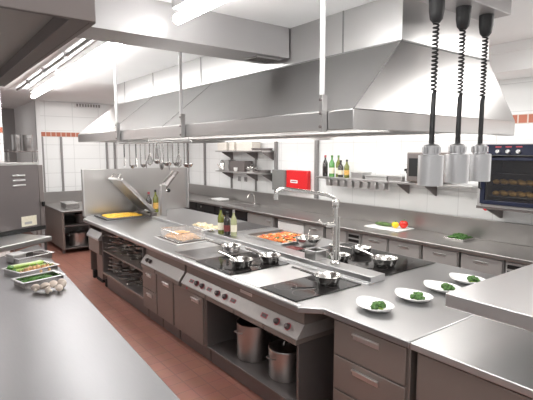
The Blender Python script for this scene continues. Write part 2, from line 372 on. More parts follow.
# ------------------------------------------------------------------ dark hood at upper left
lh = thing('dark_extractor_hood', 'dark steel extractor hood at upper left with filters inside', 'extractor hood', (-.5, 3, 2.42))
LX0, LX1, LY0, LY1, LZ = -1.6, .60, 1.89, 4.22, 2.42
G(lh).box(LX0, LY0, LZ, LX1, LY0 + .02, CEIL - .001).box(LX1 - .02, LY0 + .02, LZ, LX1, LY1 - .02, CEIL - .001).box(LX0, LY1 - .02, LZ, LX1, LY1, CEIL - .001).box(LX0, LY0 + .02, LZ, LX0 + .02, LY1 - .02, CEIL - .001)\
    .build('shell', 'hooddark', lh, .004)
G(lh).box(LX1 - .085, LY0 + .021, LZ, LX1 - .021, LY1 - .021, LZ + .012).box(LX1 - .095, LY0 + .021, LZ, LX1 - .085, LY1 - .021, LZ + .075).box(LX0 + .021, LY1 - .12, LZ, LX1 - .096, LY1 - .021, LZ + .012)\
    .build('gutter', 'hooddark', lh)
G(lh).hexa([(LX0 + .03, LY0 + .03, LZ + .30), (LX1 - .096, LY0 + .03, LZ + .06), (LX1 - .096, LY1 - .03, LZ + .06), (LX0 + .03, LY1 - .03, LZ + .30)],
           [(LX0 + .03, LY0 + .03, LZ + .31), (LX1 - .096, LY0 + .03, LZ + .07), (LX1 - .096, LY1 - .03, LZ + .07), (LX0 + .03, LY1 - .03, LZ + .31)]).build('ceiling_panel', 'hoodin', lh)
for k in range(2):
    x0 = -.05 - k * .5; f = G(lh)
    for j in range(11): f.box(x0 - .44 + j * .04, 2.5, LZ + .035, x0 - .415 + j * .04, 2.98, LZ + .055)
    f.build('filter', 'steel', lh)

# ------------------------------------------------------------------ heat lamps on the near end of the hood
rail = thing('lamp_ceiling_mount', 'long white mounting plate on the ceiling carrying the three heat lamps', 'mounting plate', (2.7, 1.6, 2.9))
G(rail).box(1.95, 1.50, 2.802, 3.17, 1.70, CEIL - .001).build('plate', 'duct', rail, .004)
def heat_lamp():
    t = thing('heat_lamp', 'x', 'heat lamp')
    L = 1.0
    G().lathe([(.020, .955), (.036, .975), (.044, 1.02), (.046, 1.09)], (0, 0, 0), 20, cap0=True, cap1=True).build('retractor', 'black', t)
    pts = []; n = 17 * 10
    for k in range(n + 1):
        z = .96 - .40 * k / n; a = 2 * PI * k / 10; pts.append((.015 * math.cos(a), .015 * math.sin(a), z))
    g = G().tube(pts, .006, 6)
    g.tube([(.015, 0, .565), (0.004, 0, .54), (0, 0, .30), (0, 0, .245)], [.012, .015, .016, .016], 8)
    g.build('coiled_cord', 'black', t)
    G().lathe([(.044, .185), (.046, .19), (.046, .24), (.036, .248), (.016, .252)], (0, 0, 0), 24, cap1=True).build('cap', 'lamp_alu', t)
    g = G()
    for k in range(12):
        a = 2 * PI * k / 12; ca, sa = math.cos(a), math.sin(a)
        g.hexa([(ca * .044 - sa * .006, sa * .044 + ca * .006, .195), (ca * .044 + sa * .006, sa * .044 - ca * .006, .195), (ca * .054 + sa * .006, sa * .054 - ca * .006, .195), (ca * .054 - sa * .006, sa * .054 + ca * .006, .195)],
               [(ca * .044 - sa * .006, sa * .044 + ca * .006, .232), (ca * .044 + sa * .006, sa * .044 - ca * .006, .232), (ca * .054 + sa * .006, sa * .054 - ca * .006, .232), (ca * .054 - sa * .006, sa * .054 + ca * .006, .232)])
    g.build('cooling_fin', 'lamp_alu', t)
    sh = G().lathe([(.073, .0), (.0745, .002), (.0745, .182), (.06, .186), (.03, .1865)], (0, 0, 0), 32, cap0=False, cap1=True).lathe([(.073, 0), (.070, .004), (.070, .17), (.02, .178)], (0, 0, 0), 32, cap0=False, cap1=True).build('lamp_shade', 'lamp_alu', t)
    G().lathe([(.002, .03), (.035, .04), (.05, .07), (.045, .1), (.02, .15)], (0, 0, 0), 16, cap1=True).build('bulb', 'hoodlight', sh)
    return t
h0 = heat_lamp()
labs = ('leftmost and largest looking aluminium heat lamp on its black coiled cord', 'middle aluminium heat lamp of the three on coiled cords', 'rightmost aluminium heat lamp, in front of the oven door')
for k, (x, z) in enumerate(((2.475, 1.705), (2.765, 1.71), (3.045, 1.71))):
    o = h0 if k == 0 else copy_tree(h0)
    o.location = (x, 1.6, z); o['label'] = labs[k]; o['group'] = 'heat lamps over the pass'

# ------------------------------------------------------------------ central cooking island
isl = thing('island_worktop', 'long continuous brushed steel worktop of the central cooking island', 'worktop', (2.8, 4.4, .86))
G(isl).poly([(2.03, 1.40), (3.72, 1.40), (3.72, 7.36), (2.03, 7.36), (2.03, 7.18), (1.92, 7.02), (1.92, 2.17), (2.03, 2.05)], .86, .90).build('top_plate', 'top', isl, .006)
G(isl).prof([(2.665, .901), (2.67, .908), (2.70, .912), (2.702, .95), (2.708, .955), (2.87, .955), (2.87, .901)], 2.22, 6.30).build('raised_ledge', 'top', isl, .002)
G(isl).box(1.925, 2.18, .9002, 1.955, 7.0, .9035).build('edge_highlight', 'top_light', isl, .001)  # pale strip paints the highlight along the rounded worktop edge
G(isl).box(1.96, 2.66, .9005, 2.62, 3.05, .9045).build('joint_plate', 'top_light', isl, .001)  # paler steel puts the ceiling tube reflection into the plate colour
tg = thing('island_end_worktop', 'plain steel worktop section at the near end of the island below the pass shelf', 'worktop', (2.8, .9, .86))
G(tg).box(2.03, .35, .86, 3.72, 1.394, .90).build('top_plate', 'top_light', tg, .006)
bk = thing('steel_back_panel', 'tall shiny steel splash panel standing at the far end of the island', 'splash panel', (2.9, 7.3, .9))
G(bk).box(2.02, 7.285, .901, 3.78, 7.31, 1.62).build('sheet', 'steel', bk, .003)
for xa, xb in ((2.0, 2.019), (3.781, 3.8)): G(bk).box(xa, 7.23, .901, xb, 7.31, 1.625).build('side_flange', 'top_light', bk, .003)

def carcass(root, x0, x1, y0, y1, z0, z1, mat='front', open_front=False, t=.018):
    g = G(root)
    if not open_front: g.box(x0, y0, z0, x1, y1, z1)
    else: g.box(x0, y0, z0, x1, y0 + t, z1).box(x0, y1 - t, z0, x1, y1, z1).box(x0, y0 + t, z0, x1, y1 - t, z0 + t).box(x1 - t, y0 + t, z0 + t, x1, y1 - t, z1).box(x0, y0 + t, z1 - t, x1 - t, y1 - t, z1)
    g.build('carcass', mat, root, .002)
    G(root).box(x0 + .05, y0 + .005, 0, x1 - .02, y1 - .005, z0 - .0005).build('plinth', 'dark_steel', root)
def pull(door, x, y0, y1, z0, z1):
    G(door).box(x - .006, y0, z0, x, y1, z1).box(x - .018, y0, z1 - .012, x - .006, y1, z1).build('handle', 'top_white', door, .002)
# far unit: fryer console
u = thing('fryer_console', 'end console of the island with sloping light front box over an open niche', 'cooker', (2.3, 6.8, 0))
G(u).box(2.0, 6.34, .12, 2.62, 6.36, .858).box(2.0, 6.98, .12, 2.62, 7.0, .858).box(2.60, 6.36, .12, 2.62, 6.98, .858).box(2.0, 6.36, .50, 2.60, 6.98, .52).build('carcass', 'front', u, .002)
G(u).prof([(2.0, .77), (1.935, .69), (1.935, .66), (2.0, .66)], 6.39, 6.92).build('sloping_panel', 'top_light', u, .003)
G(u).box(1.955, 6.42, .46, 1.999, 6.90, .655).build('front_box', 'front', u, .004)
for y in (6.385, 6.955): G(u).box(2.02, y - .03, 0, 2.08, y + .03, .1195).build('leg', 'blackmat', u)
b = thing('drain_box', 'brown grey steel box on black foot standing in the end console niche', 'box', (2.12, 6.72, 0))
G(b).box(2.05, 6.60, .04, 2.30, 6.85, .40).build('body', 'front', b, .006); G(b).box(2.04, 6.59, 0, 2.31, 6.86, .039).build('foot', 'blackmat', b)
# open shelf cabinet
u = thing('open_shelf_cabinet', 'open island cabinet with two shelves crammed with pans', 'cabinet', (2.3, 5.6, 0))
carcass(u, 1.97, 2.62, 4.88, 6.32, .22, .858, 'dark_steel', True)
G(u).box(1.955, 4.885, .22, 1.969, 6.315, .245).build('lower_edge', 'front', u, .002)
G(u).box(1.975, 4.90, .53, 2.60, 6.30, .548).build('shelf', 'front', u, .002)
# drawers and doors
def front(root, name, y0, y1, z0, z1, x=1.952, hy=None, mat='front'):
    d = G(root).box(x, y0, z0, x + .0175, y1, z1).build(name, mat, root, .003)
    if hy: pull(d, x, hy[0], hy[1], z1 - .075, z1 - .035)
    return d
u = thing('drawer_cabinet', 'narrow island cabinet with two stacked drawers beside the pan shelves', 'cabinet', (2.3, 4.67, 0))
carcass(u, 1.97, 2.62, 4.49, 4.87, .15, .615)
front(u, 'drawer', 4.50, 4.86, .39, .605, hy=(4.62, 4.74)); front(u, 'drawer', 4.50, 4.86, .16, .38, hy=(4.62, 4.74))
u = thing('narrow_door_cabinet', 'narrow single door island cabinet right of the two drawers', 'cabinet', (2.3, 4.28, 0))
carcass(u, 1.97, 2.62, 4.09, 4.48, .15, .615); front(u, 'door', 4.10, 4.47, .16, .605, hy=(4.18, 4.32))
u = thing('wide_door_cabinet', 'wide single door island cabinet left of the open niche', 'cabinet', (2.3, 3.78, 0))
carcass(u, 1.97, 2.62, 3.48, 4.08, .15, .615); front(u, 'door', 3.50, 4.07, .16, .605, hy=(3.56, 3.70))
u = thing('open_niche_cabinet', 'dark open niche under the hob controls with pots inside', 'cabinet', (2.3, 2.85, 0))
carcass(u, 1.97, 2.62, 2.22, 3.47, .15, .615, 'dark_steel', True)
for nm, y0, y1, lab, dr in (('control_panel', 3.92, 4.87, 'sloping light control panel with two knobs above the island doors', ((4.5, 4.86), (3.93, 4.48))),
                       ('hob_control_panel', 2.20, 3.88, 'sloping hob control panel with red marked knobs above the open niche', ((3.42, 3.87), (2.97, 3.41), (2.58, 2.96), (2.21, 2.57)))):
    u = thing(nm, lab, 'control panel', (1.97, (y0 + y1) / 2, .65))
    G(u).box(2.0, y0, .75, 2.6, y1, .858).build('upper_band', 'front', u, .002)
    G(u).prof([(2.0, .749), (1.935, .662), (1.935, .658), (2.6, .658), (2.6, .749)], y0, y1).build('sloping_panel', 'ctl', u, .002)
    for a, b in dr: G(u).box(1.937, a, .617, 2.6, b, .656).build('drawer_strip', 'front', u, .003)
    ks = (4.74, 4.66) if nm == 'control_panel' else (3.62, 3.52, 3.26, 3.14, 2.45, 2.33)
    nx, nz = -.801, .599
    def onp(y, s, off): return (2.0 - .065 * s + nx * off, y, (.749 - .087 * s) + nz * off)
    for y in ks:
        ring = G(u).tube([onp(y, .5, .0), onp(y, .5, .003)], .028, 20).build('dial_ring', 'redmark' if nm != 'control_panel' else 'front', u)
        G(u).tube([onp(y, .5, .004), onp(y, .5, .006), onp(y, .5, .024), onp(y, .5, .028)], [.022, .022, .018, .014], 16).build('knob', 'knob', ring)
    if nm != 'control_panel':
        for y in (3.72, 3.40, 3.02, 2.60):
            g = G(u).hexa([onp(y - .036, .66, .0006), onp(y + .036, .66, .0006), onp(y + .036, .34, .0006), onp(y - .036, .34, .0006)], [onp(y - .036, .66, .0025), onp(y + .036, .66, .0025), onp(y + .036, .34, .0025), onp(y - .036, .34, .0025)]); d = g.build('display', 'redmark', u)
            G(u).hexa([onp(y - .027, .61, .0027), onp(y + .027, .61, .0027), onp(y + .027, .39, .0027), onp(y - .027, .39, .0027)], [onp(y - .027, .61, .0035), onp(y + .027, .61, .0035), onp(y + .027, .39, .0035), onp(y - .027, .39, .0035)]).build('screen', 'knob', d)
        G(u).box(1.997, 2.80, .788, 1.9999, 2.96, .812).build('badge', 'top_light', u)
        G(u).tube([(1.934, 3.76, .636), (1.937, 3.76, .636)], .012, 12).build('red_button', 'redmark', u)
# island near-end drawer unit and the back row
u = thing('end_drawer_cabinet', 'island cabinet with drawers below the white plates', 'cabinet', (2.4, 1.8, 0))
carcass(u, 2.08, 2.62, 1.42, 2.0, .15, .855)
for z0, z1 in ((.62, .84), (.39, .61), (.16, .38)):
    d = front(u, 'drawer', 1.44, 1.98, z0, z1, 2.062); pull(d, 2.062, 1.62, 1.82, z1 - .075, z1 - .035)
u = thing('end_door_cabinet', 'steel door cabinet under the near end worktop', 'cabinet', (2.4, .9, 0))
carcass(u, 2.08, 3.66, .40, 1.38, .15, .855); d = front(u, 'door', .42, 1.36, .16, .84, 2.062); pull(d, 2.062, .6, .8, .76, .80)
b0 = None
for k, y in enumerate((1.43, 2.91, 4.39, 5.87)):
    lab = ('back row island cabinet under the white plates', 'back row island cabinet under the right hand hob', 'back row island cabinet under the vegetable pan', 'back row island cabinet nearest the splash panel')[k]
    if b0 is None:
        b0 = thing('back_row_cabinet', lab, 'cabinet', (3.2, y, 0), 0, 'cabinets on the far side of the island')
        carcass(b0, 2.66, 3.64, 1.43, 2.90, .15, .855, 'front_grey')
        for q in (1.45, 2.18):
            d = G(b0).box(3.642, q, .16, 3.66, q + .70, .84).build('door', 'front_grey', b0, .003)
            G(b0).box(3.661, q + .28, .77, 3.668, q + .42, .80).build('handle', 'top_light', d)
    else: copy_tree(b0, (3.2, y, 0), label=lab)

# cooking surfaces
t = thing('griddle_plate', 'matt grey griddle plate beyond the first black glass hob', 'griddle', (2.3, 3.9, .9))
G(t).box(2.02, 3.70, .901, 2.60, 4.12, .905).build('plate', 'griddle', t, .002)
G(t).box(2.0, 3.68, .9008, 2.019, 4.14, .908).box(2.019, 3.68, .9008, 2.61, 3.699, .908).build('rim', 'dark_steel', t, .002)
def hob(label, x0, y0, x1, y1):
    t = thing('glass_hob', label, 'hob', ((x0 + x1) / 2, (y0 + y1) / 2, .9))
    gl = G(t).box(x0, y0, .901, x1, y1, .907).build('glass', 'hob', t, .002)
    for cx, cy in (((3 * x0 + x1) / 4, (3 * y0 + y1) / 4), ((x0 + 3 * x1) / 4, (3 * y0 + y1) / 4), ((3 * x0 + x1) / 4, (y0 + 3 * y1) / 4), ((x0 + 3 * x1) / 4, (y0 + 3 * y1) / 4)):
        r = min(x1 - x0, y1 - y0) * .2
        G(t).lathe([(r, .9072), (r + .004, .9074), (r + .004, .9072)], (cx, cy, 0), 28, cap0=False).build('zone_ring', 'knob', gl)
hob('black glass hob with three steel pans, beside the griddle plate', 1.98, 3.07, 2.61, 3.66)
hob('black glass hob nearest the camera with one steel pan', 1.97, 2.25, 2.63, 2.66)
hob('black glass hob on the right side of the island near the plates', 2.95, 2.29, 3.68, 3.40)
t = thing('dark_hot_plate', 'dark steel hot plate behind the three oil bottles', 'hot plate', (3.4, 4.95, .9))
G(t).box(3.12, 4.72, .901, 3.68, 5.28, .909).build('plate', 'griddle', t, .002); [G(t).box(3.10, q, .9005, 3.70, q + .019, .906).build('rim', 'steel', t) for q in (4.70, 5.281)]

# pans with food let into the worktop
def trough(name, label, cat, x0, y0, x1, y1, z, h, mat='steel', w=.025):
    t = thing(name, label, cat, ((x0 + x1) / 2, (y0 + y1) / 2, z))
    G(t).box(x0, y0, z, x1, y0 + w, z + h).box(x0, y1 - w, z, x1, y1, z + h).box(x0, y0 + w, z, x0 + w, y1 - w, z + h).box(x1 - w, y0 + w, z, x1, y1 - w, z + h).build('rim', mat, t, .003)
    G(t).box(x0 + w, y0 + w, z, x1 - w, y1 - w, z + .005).build('bottom', 'dark_steel', t)
    return t
def heap(name, label, cat, mats, x0, y0, x1, y1, z, n, r, dome=.02, shape='ball', stuff=True):
    gs = {m: G() for m in mats}; cx, cy = (x0 + x1) / 2, (y0 + y1) / 2
    for k in range(n):
        u, v = random.uniform(-1, 1), random.uniform(-1, 1)
        x, y = cx + u * (x1 - x0) / 2, cy + v * (y1 - y0) / 2; d = dome * (1 - max(abs(u), abs(v)) ** 2) * random.uniform(.5, 1)
        g = gs[random.choices(mats, [6, 2, 1, 1][:len(mats)])[0]]; rr = r * random.uniform(.7, 1.2)
        if shape == 'ball': g.ball((x, y, z + rr * .6 + d), rr, 7, 5, random.uniform(.8, 1.4), random.uniform(.8, 1.4), random.uniform(.5, .8), .3, 2, k)
        elif shape == 'stick':
            a = random.gauss(0, .35); L = r * 9 * random.uniform(.7, 1.1); dx, dy = math.cos(a) * L / 2, math.sin(a) * L / 2
            x = min(max(x, x0 + L * .3), x1 - L * .3)
            g.tube([(x - dx, y - dy, z + d + r), (x, y, z + d + r * 1.6), (x + dx, y + dy, z + d + r)], [r * .5, r, r * .5], 6)
        elif shape == 'curl':
            a = random.uniform(0, 2 * PI); pts = [(x + r * 3 * math.cos(a + q * .9), y + r * 3 * math.sin(a + q * .9), z + d + r + .006 * math.sin(q * 2 + k)) for q in range(5)]; g.tube(pts, r, 5)
    root = tag(bpy.data.objects.new(name, None), label, cat, None, 'stuff' if stuff else None); C.objects.link(root)
    root.location = (cx, cy, z)
    objs = []
    for m in mats:
        if gs[m].v:
            for v in gs[m].v: v -= Vector((cx, cy, z))
            objs.append(gs[m])
    return root, objs, mats
def heap_build(names, *a, **k):
    root, objs, mats = heap(*a, **k)
    for g, m, nm in zip(objs, mats, names): tag(g.build(nm, m, root), kind='stuff')
    return root
trough('fry_pan_basin', 'shallow steel basin of yellow pasta at the far corner of the island', 'basin', 2.14, 6.62, 2.82, 7.2, .9005, .022, 'griddle', .06)
heap_build(['pasta_strands'], 'yellow_pasta', 'yellow pasta filling the far corner basin under the open lid', 'pasta', ['pasta'], 2.24, 6.72, 2.72, 7.10, .906, 220, .008, .03, 'curl')
# tilting lids
def slab_lid(name, label, a, b, y0, y1, th, mat='steel'):
    a = Vector((a[0], 0, a[1])); b = Vector((b[0], 0, b[1])); d = (b - a).normalized(); nrm = Vector((-d.z, 0, d.x)) * th
    t = thing(name, label, 'lid', (a.x, (y0 + y1) / 2, a.z))
    q = lambda p, y: (p.x, y, p.z)
    G(t).hexa([q(a, y0), q(b, y0), q(b, y1), q(a, y1)], [q(a + nrm, y0), q(b + nrm, y0), q(b + nrm, y1), q(a + nrm, y1)]).build('lid_panel', mat, t, .006)
    return t, a, b, d, nrm
t, a, b, d, nrm = slab_lid('tilting_cover', 'open steel lid slanting up left over the yellow pasta basin', (2.86, .955), (2.36, 1.47), 6.60, 7.18, -.05)
G(t).tube([(2.36, 6.7, 1.50), (2.40, 6.7, 1.56), (2.40, 7.0, 1.56), (2.36, 7.0, 1.50)], .012, 8).build('handle', 'polished', t)
G(t).box(2.825, 6.58, .9005, 2.90, 6.66, .96).box(2.825, 7.10, .9005, 2.90, 7.18, .96).build('hinge', 'dark_steel', t, .004)
G(t).tube([(2.74, 6.57, .99), (2.74, 6.53, 1.01), (2.68, 6.52, 1.03)], .012, 8).build('latch', 'polished', t)
t, a, b, d, nrm = slab_lid('tilting_cover', 'open steel lid slanting up right beside the grey hinge column', (2.97, 1.33), (3.20, 1.60), 6.44, 6.64, -.03, 'dark_steel')
G(t).tube([(2.93, 6.36, 1.44), (3.10, 6.36, 1.60)], .016, 10).tube([(2.95, 6.36, 1.46), (2.97, 6.42, 1.36)], .01, 8).tube([(3.08, 6.36, 1.58), (3.13, 6.42, 1.52)], .01, 8).build('handle', 'polished', t)
t = thing('hinge_column', 'square grey steel column with black knob beside the small bottles', 'column', (2.93, 6.4, .9))
G(t).box(2.885, 6.36, .9005, 2.965, 6.44, 1.40).build('post', 'steel', t, .006)
k_ = G(t).tube([(2.966, 6.40, 1.31), (3.0, 6.40, 1.31)], .012, 8).build('knob_stem', 'polished', t); G(t).ball((3.02, 6.40, 1.31), .03, 12, 8).build('knob', 'black', k_)

trough('cooker_basin', 'steel rimmed pasta cooker basin set in the left row of the island', 'basin', 2.16, 4.40, 2.62, 5.02, .9005, .012, 'top_light')
bs = thing('fry_basket', 'clear sided basket of tan pasta standing in the cooker basin', 'basket', (2.38, 4.72, .907))
g = G(bs)
for z in (.915, 1.01):
    g.tube([(2.22, 4.48, z), (2.55, 4.48, z), (2.55, 4.95, z), (2.22, 4.95, z), (2.22, 4.48, z)], .004, 6)
for k in range(8):
    x = 2.22 + .33 * k / 7; y = 4.48 + .47 * k / 7
    for p in ((x, 4.48), (x, 4.95), (2.22, y), (2.55, y)): g.tube([(p[0], p[1], .913), (p[0], p[1], 1.01)], .0018, 4)
g.build('wire_frame', 'wire', bs)
G(bs).box(2.225, 4.485, .91, 2.545, 4.945, .914).build('base_tray', 'steel', bs)
G(bs).box(2.222, 4.482, .914, 2.224, 4.948, 1.006).box(2.546, 4.482, .914, 2.548, 4.948, 1.006).box(2.225, 4.482, .914, 2.545, 4.484, 1.006).box(2.225, 4.946, .914, 2.545, 4.948, 1.006).build('clear_side', 'clear', bs)
G(bs).tube([(2.50, 4.48, 1.01), (2.58, 4.40, 1.04), (2.60, 4.34, 1.04)], .008, 8).build('handle', 'white', bs)
heap_build(['pasta_strands'], 'tan_pasta', 'tan pasta heaped inside the clear sided basket', 'pasta', ['pasta2'], 2.26, 4.53, 2.51, 4.90, .915, 330, .007, .07, 'curl')

trough('braising_pan', 'steel braising pan of chopped vegetables on the right side of the island', 'pan', 3.03, 3.69, 3.60, 4.40, .9005, .03, 'steel')
heap_build(['carrot_pieces', 'tomato_pieces', 'green_pieces', 'pale_pieces'], 'chopped_vegetables', 'orange and red chopped vegetables in the braising pan', 'vegetables', ['carrot', 'tomato', 'green', 'cream'], 3.10, 3.74, 3.55, 4.26, .906, 380, .016, .012)
dn = thing('dumpling_dish', 'shallow steel tray of cream coloured dumplings on the raised ledge', 'tray', (2.785, 4.82, .956))
G(dn).box(2.70, 4.59, .956, 2.87, 5.09, .959).box(2.695, 4.585, .956, 2.70, 5.095, .985).box(2.87, 4.585, .956, 2.875, 5.095, .985).box(2.70, 4.585, .956, 2.87, 4.59, .985).box(2.70, 5.09, .956, 2.87, 5.095, .985).build('tray_body', 'polished', dn, .002)
k = 0
for ix in range(3):
    for iy in range(7):
        o = G().ball((0, 0, .022), .029, 9, 6, .8, 1.1, .75, .15, 2, k).build('dumpling', 'cream')
        o.location = (2.735 + ix * .05, 4.63 + iy * .07, .9595 + (.012 if (ix + iy) % 2 else 0)); o.rotation_euler = (0, 0, random.uniform(0, 3)); k += 1
        tag(o, 'cream coloured dumpling lying in the steel tray on the raised ledge', 'dumpling', 'dumplings in the ledge tray')

# bottles
def bottle(name, label, loc, h, r, mat, lab_mat=None, cap='black', group=None, neck=.35):
    t = thing(name, label, 'bottle', loc, 0, group)
    G().lathe([(r * .9, 0), (r, .006), (r, h * (.97 - neck)), (r * .85, h * (1.02 - neck)), (r * .38, h * (1.15 - neck)), (r * .34, h * .93)], (0, 0, 0), 18, cap1=True).build('glass', mat, t)
    G().lathe([(r * .40, h * .90), (r * .42, h * .91), (r * .42, h), (r * .3, h * 1.005)], (0, 0, 0), 14, cap1=True).build('cap', cap, t)
    if lab_mat: G().lathe([(r * 1.015, h * .16), (r * 1.02, h * .17), (r * 1.02, h * .42), (r * 1.015, h * .43)], (0, 0, 0), 18, cap0=False).build('paper_label', lab_mat, t)
    return t
bottle('oil_bottle', 'green oil bottle with pale label, left of three on the raised ledge', (2.755, 4.47, .956), .31, .038, 'b_green', 'label')
bottle('vinegar_bottle', 'dark bottle with red label in the middle of three on the ledge', (2.775, 4.37, .956), .265, .038, 'b_dark', 'redlabel')
bottle('pale_oil_bottle', 'pale yellow green bottle, right of three on the raised ledge', (2.80, 4.27, .956), .295, .035, 'b_pale', 'label', 'steel')
bottle('sauce_bottle', 'small dark bottle with white label left of the hinge column', (2.975, 7.05, .9008), .34, .045, 'b_dark', 'label', 'redmark')
bottle('amber_bottle', 'small amber bottle nearest the hinge column', (3.095, 7.06, .9008), .37, .045, 'b_green', 'bread')

# saucepans
def saucepan(r=.10, h=.062, L=.2, mat='polished'):
    t = thing('saucepan', 'x', 'saucepan')
    G().lathe([(.0, .001), (r * .74, 0), (r * .80, .006), (r * .9, h * .5), (r, h), (r * 1.04, h + .003), (r * 1.0, h + .004), (r * .96, h), (r * .86, h * .5), (r * .76, .01), (.0, .008)], (0, 0, 0), 28, cap0=False).build('bowl', mat, t)
    h_ = G().tube([(r * .93, 0, h * .72), (r * 1.25, 0, h * .9), (r + L * .5, 0, h * 1.12), (r + L, 0, h * 1.3)], [.008, .010, .010, .011], 8).build('handle', mat, t)
    G().tube([(r + L - .002, 0, h * 1.3), (r + L + .012, 0, h * 1.33)], [.011, .007], 8).build('handle_end', mat, h_)
    return t
sp = saucepan()
def dirto(a): return math.radians(a)
hp = .9082
place = [((2.20, 3.24, hp), 98, 1.0, 'steel saucepan on the front left zone of the three pan hob'),
         ((2.50, 3.22, hp), 100, 1.0, 'steel saucepan on the right zone of the three pan hob, nearest the ledge'),
         ((2.46, 3.80, .906), 112, 1.0, 'steel saucepan on the griddle plate below the oil bottles'),
         ((2.44, 2.42, hp), 112, 1.0, 'steel saucepan alone on the hob nearest the camera'),
         ((3.03, 2.86, hp), 100, .95, 'steel saucepan left of three on the right hand hob, behind the tap'),
         ((3.22, 2.50, hp), 88, 1.12, 'largest steel saucepan on the right hand hob near the plates'),
         ((3.42, 2.94, hp), 140, 1.0, 'steel saucepan at the back of the right hand hob')]
for k, (loc, a, s, lab) in enumerate(place):
    o = sp if k == 0 else copy_tree(sp)
    o.location = loc; o.rotation_euler = (0, 0, dirto(a)); o.scale = (s, s, s); o['label'] = lab; o['group'] = 'saucepans on the hobs'
bw = thing('mixing_bowl', 'round steel bowl with spoon beside the braising pan', 'bowl', (3.26, 3.53, .9085))
G().lathe([(.0, .001), (.075, 0), (.085, .006), (.125, .05), (.142, .085), (.147, .087), (.139, .089), (.115, .05), (.075, .012), (0, .01)], (0, 0, 0), 28, cap0=False).build('bowl', 'polished', bw)
sn = thing('serving_spoon', 'steel spoon leaning in the round bowl beside the braising pan', 'spoon', (3.26, 3.53, .93))
G().tube([(.0, .02, .0), (.05, .06, .06), (.11, .10, .12)], .006, 6).ball((0, .01, .0), .026, 10, 6, 1, 1.2, .4).build('spoon_body', 'polished', sn)
mt = thing('red_mat', 'flat dark red cloth beside the round steel bowl', 'cloth', (3.12, 3.50, .9085))
G(mt).box(2.98, 3.43, .9085, 3.12, 3.63, .9125).build('cloth', 'redlabel', mt, .002)
gn = thing('steel_container', 'small square steel container on the ledge left of the tap', 'container', (2.785, 2.93, .956))
G(gn).box(2.72, 2.85, .956, 2.85, 2.99, .96).box(2.72, 2.85, .96, 2.725, 2.99, 1.035).box(2.845, 2.85, .96, 2.85, 2.99, 1.035).box(2.725, 2.85, .96, 2.845, 2.855, 1.035).box(2.725, 2.985, .96, 2.845, 2.99, 1.035)\
    .build('body', 'steel', gn, .002)
G(gn).box(2.708, 2.838, 1.035, 2.862, 2.852, 1.04).box(2.708, 2.988, 1.035, 2.862, 3.002, 1.04).box(2.708, 2.852, 1.035, 2.722, 2.988, 1.04).box(2.848, 2.852, 1.035, 2.862, 2.988, 1.04).build('lip', 'top_light', gn, .001)
# pot filler tap
tp = thing('pot_filler_tap', 'tall chrome pot filler tap standing on the raised ledge', 'tap', (2.785, 2.68, .956))
g = G(tp).lathe([(.045, 0), (.045, .01), (.03, .02), (.024, .03)], (2.785, 2.68, .956), 20); g.build('base', 'polished', tp)
G(tp).tube([(2.785, 2.68, .975), (2.785, 2.68, 1.46)], .022, 14).tube([(2.812, 2.665, .96), (2.812, 2.665, 1.36)], .010, 10).build('riser', 'polished', tp)
G(tp).lathe([(.0, 1.44), (.03, 1.44), (.034, 1.45), (.034, 1.49), (.026, 1.505), (0, 1.51)], (2.785, 2.68, 0), 18, cap0=False).build('swivel', 'polished', tp)
arm = G(tp).tube([(2.785, 2.68, 1.48), (2.765, 2.69, 1.525), (2.70, 2.715, 1.55), (2.50, 2.755, 1.585), (2.32, 2.79, 1.615), (2.275, 2.80, 1.612), (2.25, 2.805, 1.59), (2.245, 2.81, 1.55)], .015, 12).build('arm', 'polished', tp)
G(tp).tube([(2.245, 2.81, 1.575), (2.245, 2.81, 1.53)], .02, 12).build('spout', 'polished', arm)
vv = G(tp).tube([(2.785, 2.68, 1.29), (2.72, 2.72, 1.29)], .022, 12).build('valve', 'polished', tp)
G(tp).tube([(2.72, 2.72, 1.29), (2.69, 2.735, 1.30), (2.66, 2.75, 1.335)], .009, 8).build('lever', 'polished', vv)

# plates with broccoli
pl = thing('oval_plate', 'x', 'plate')
n = 36; prof_ = ((.35, .001), (.55, 0), (.62, .006), (.86, .020), (1.0, .030), (.985, .0335), (.84, .025), (.6, .011), (.3, .008), (.02, .008))
g = G(); vs = []; fs = []
for s_, z in prof_:
    for j in range(n):
        a = 2 * PI * j / n; ca, sa = math.cos(a), math.sin(a)
        yy = .144 * ca; xx = .112 * math.copysign(abs(sa) ** 1.15, sa)
        vs.append((xx * s_, yy * s_, z + (.012 * ca ** 4 * s_ ** 2 if z > .02 else 0)))
fs = [(i * n + j, i * n + (j + 1) % n, (i + 1) * n + (j + 1) % n, (i + 1) * n + j) for i in range(len(prof_) - 1) for j in range(n)] + [tuple(range(n - 1, -1, -1)), tuple(range((len(prof_) - 1) * n, len(prof_) * n))]
g.add(vs, fs); g.build('dish', 'porcelain', pl, ang=60)
def broccoli():
    t = thing('broccoli', 'x', 'broccoli')
    G().tube([(0, -.03, .012), (0, 0, .016), (.01, .02, .02)], [.009, .011, .013], 8).build('stalk', 'celery', t)
    g = G()
    for k in range(26):
        a = random.uniform(0, 2 * PI); d = random.uniform(0, 1) ** .5
        g.ball((.048 * d * math.cos(a), .045 * d * math.sin(a), .022 + .022 * (1 - d * d)), random.uniform(.013, .02), 8, 6, 1, 1, .9, .5, 5, k)
    g.build('floret', 'broccoli', t); return t
bc = broccoli()
pn = ('leftmost white oval plate, nearest the island edge', 'second white oval plate from the left on the island end', 'third white oval plate from the left on the island end', 'rightmost white oval plate, partly beside the pass shelf')
bn = ('broccoli on the leftmost white oval plate', 'broccoli on the second white oval plate from the left', 'broccoli on the third white oval plate from the left', 'broccoli on the rightmost white oval plate')
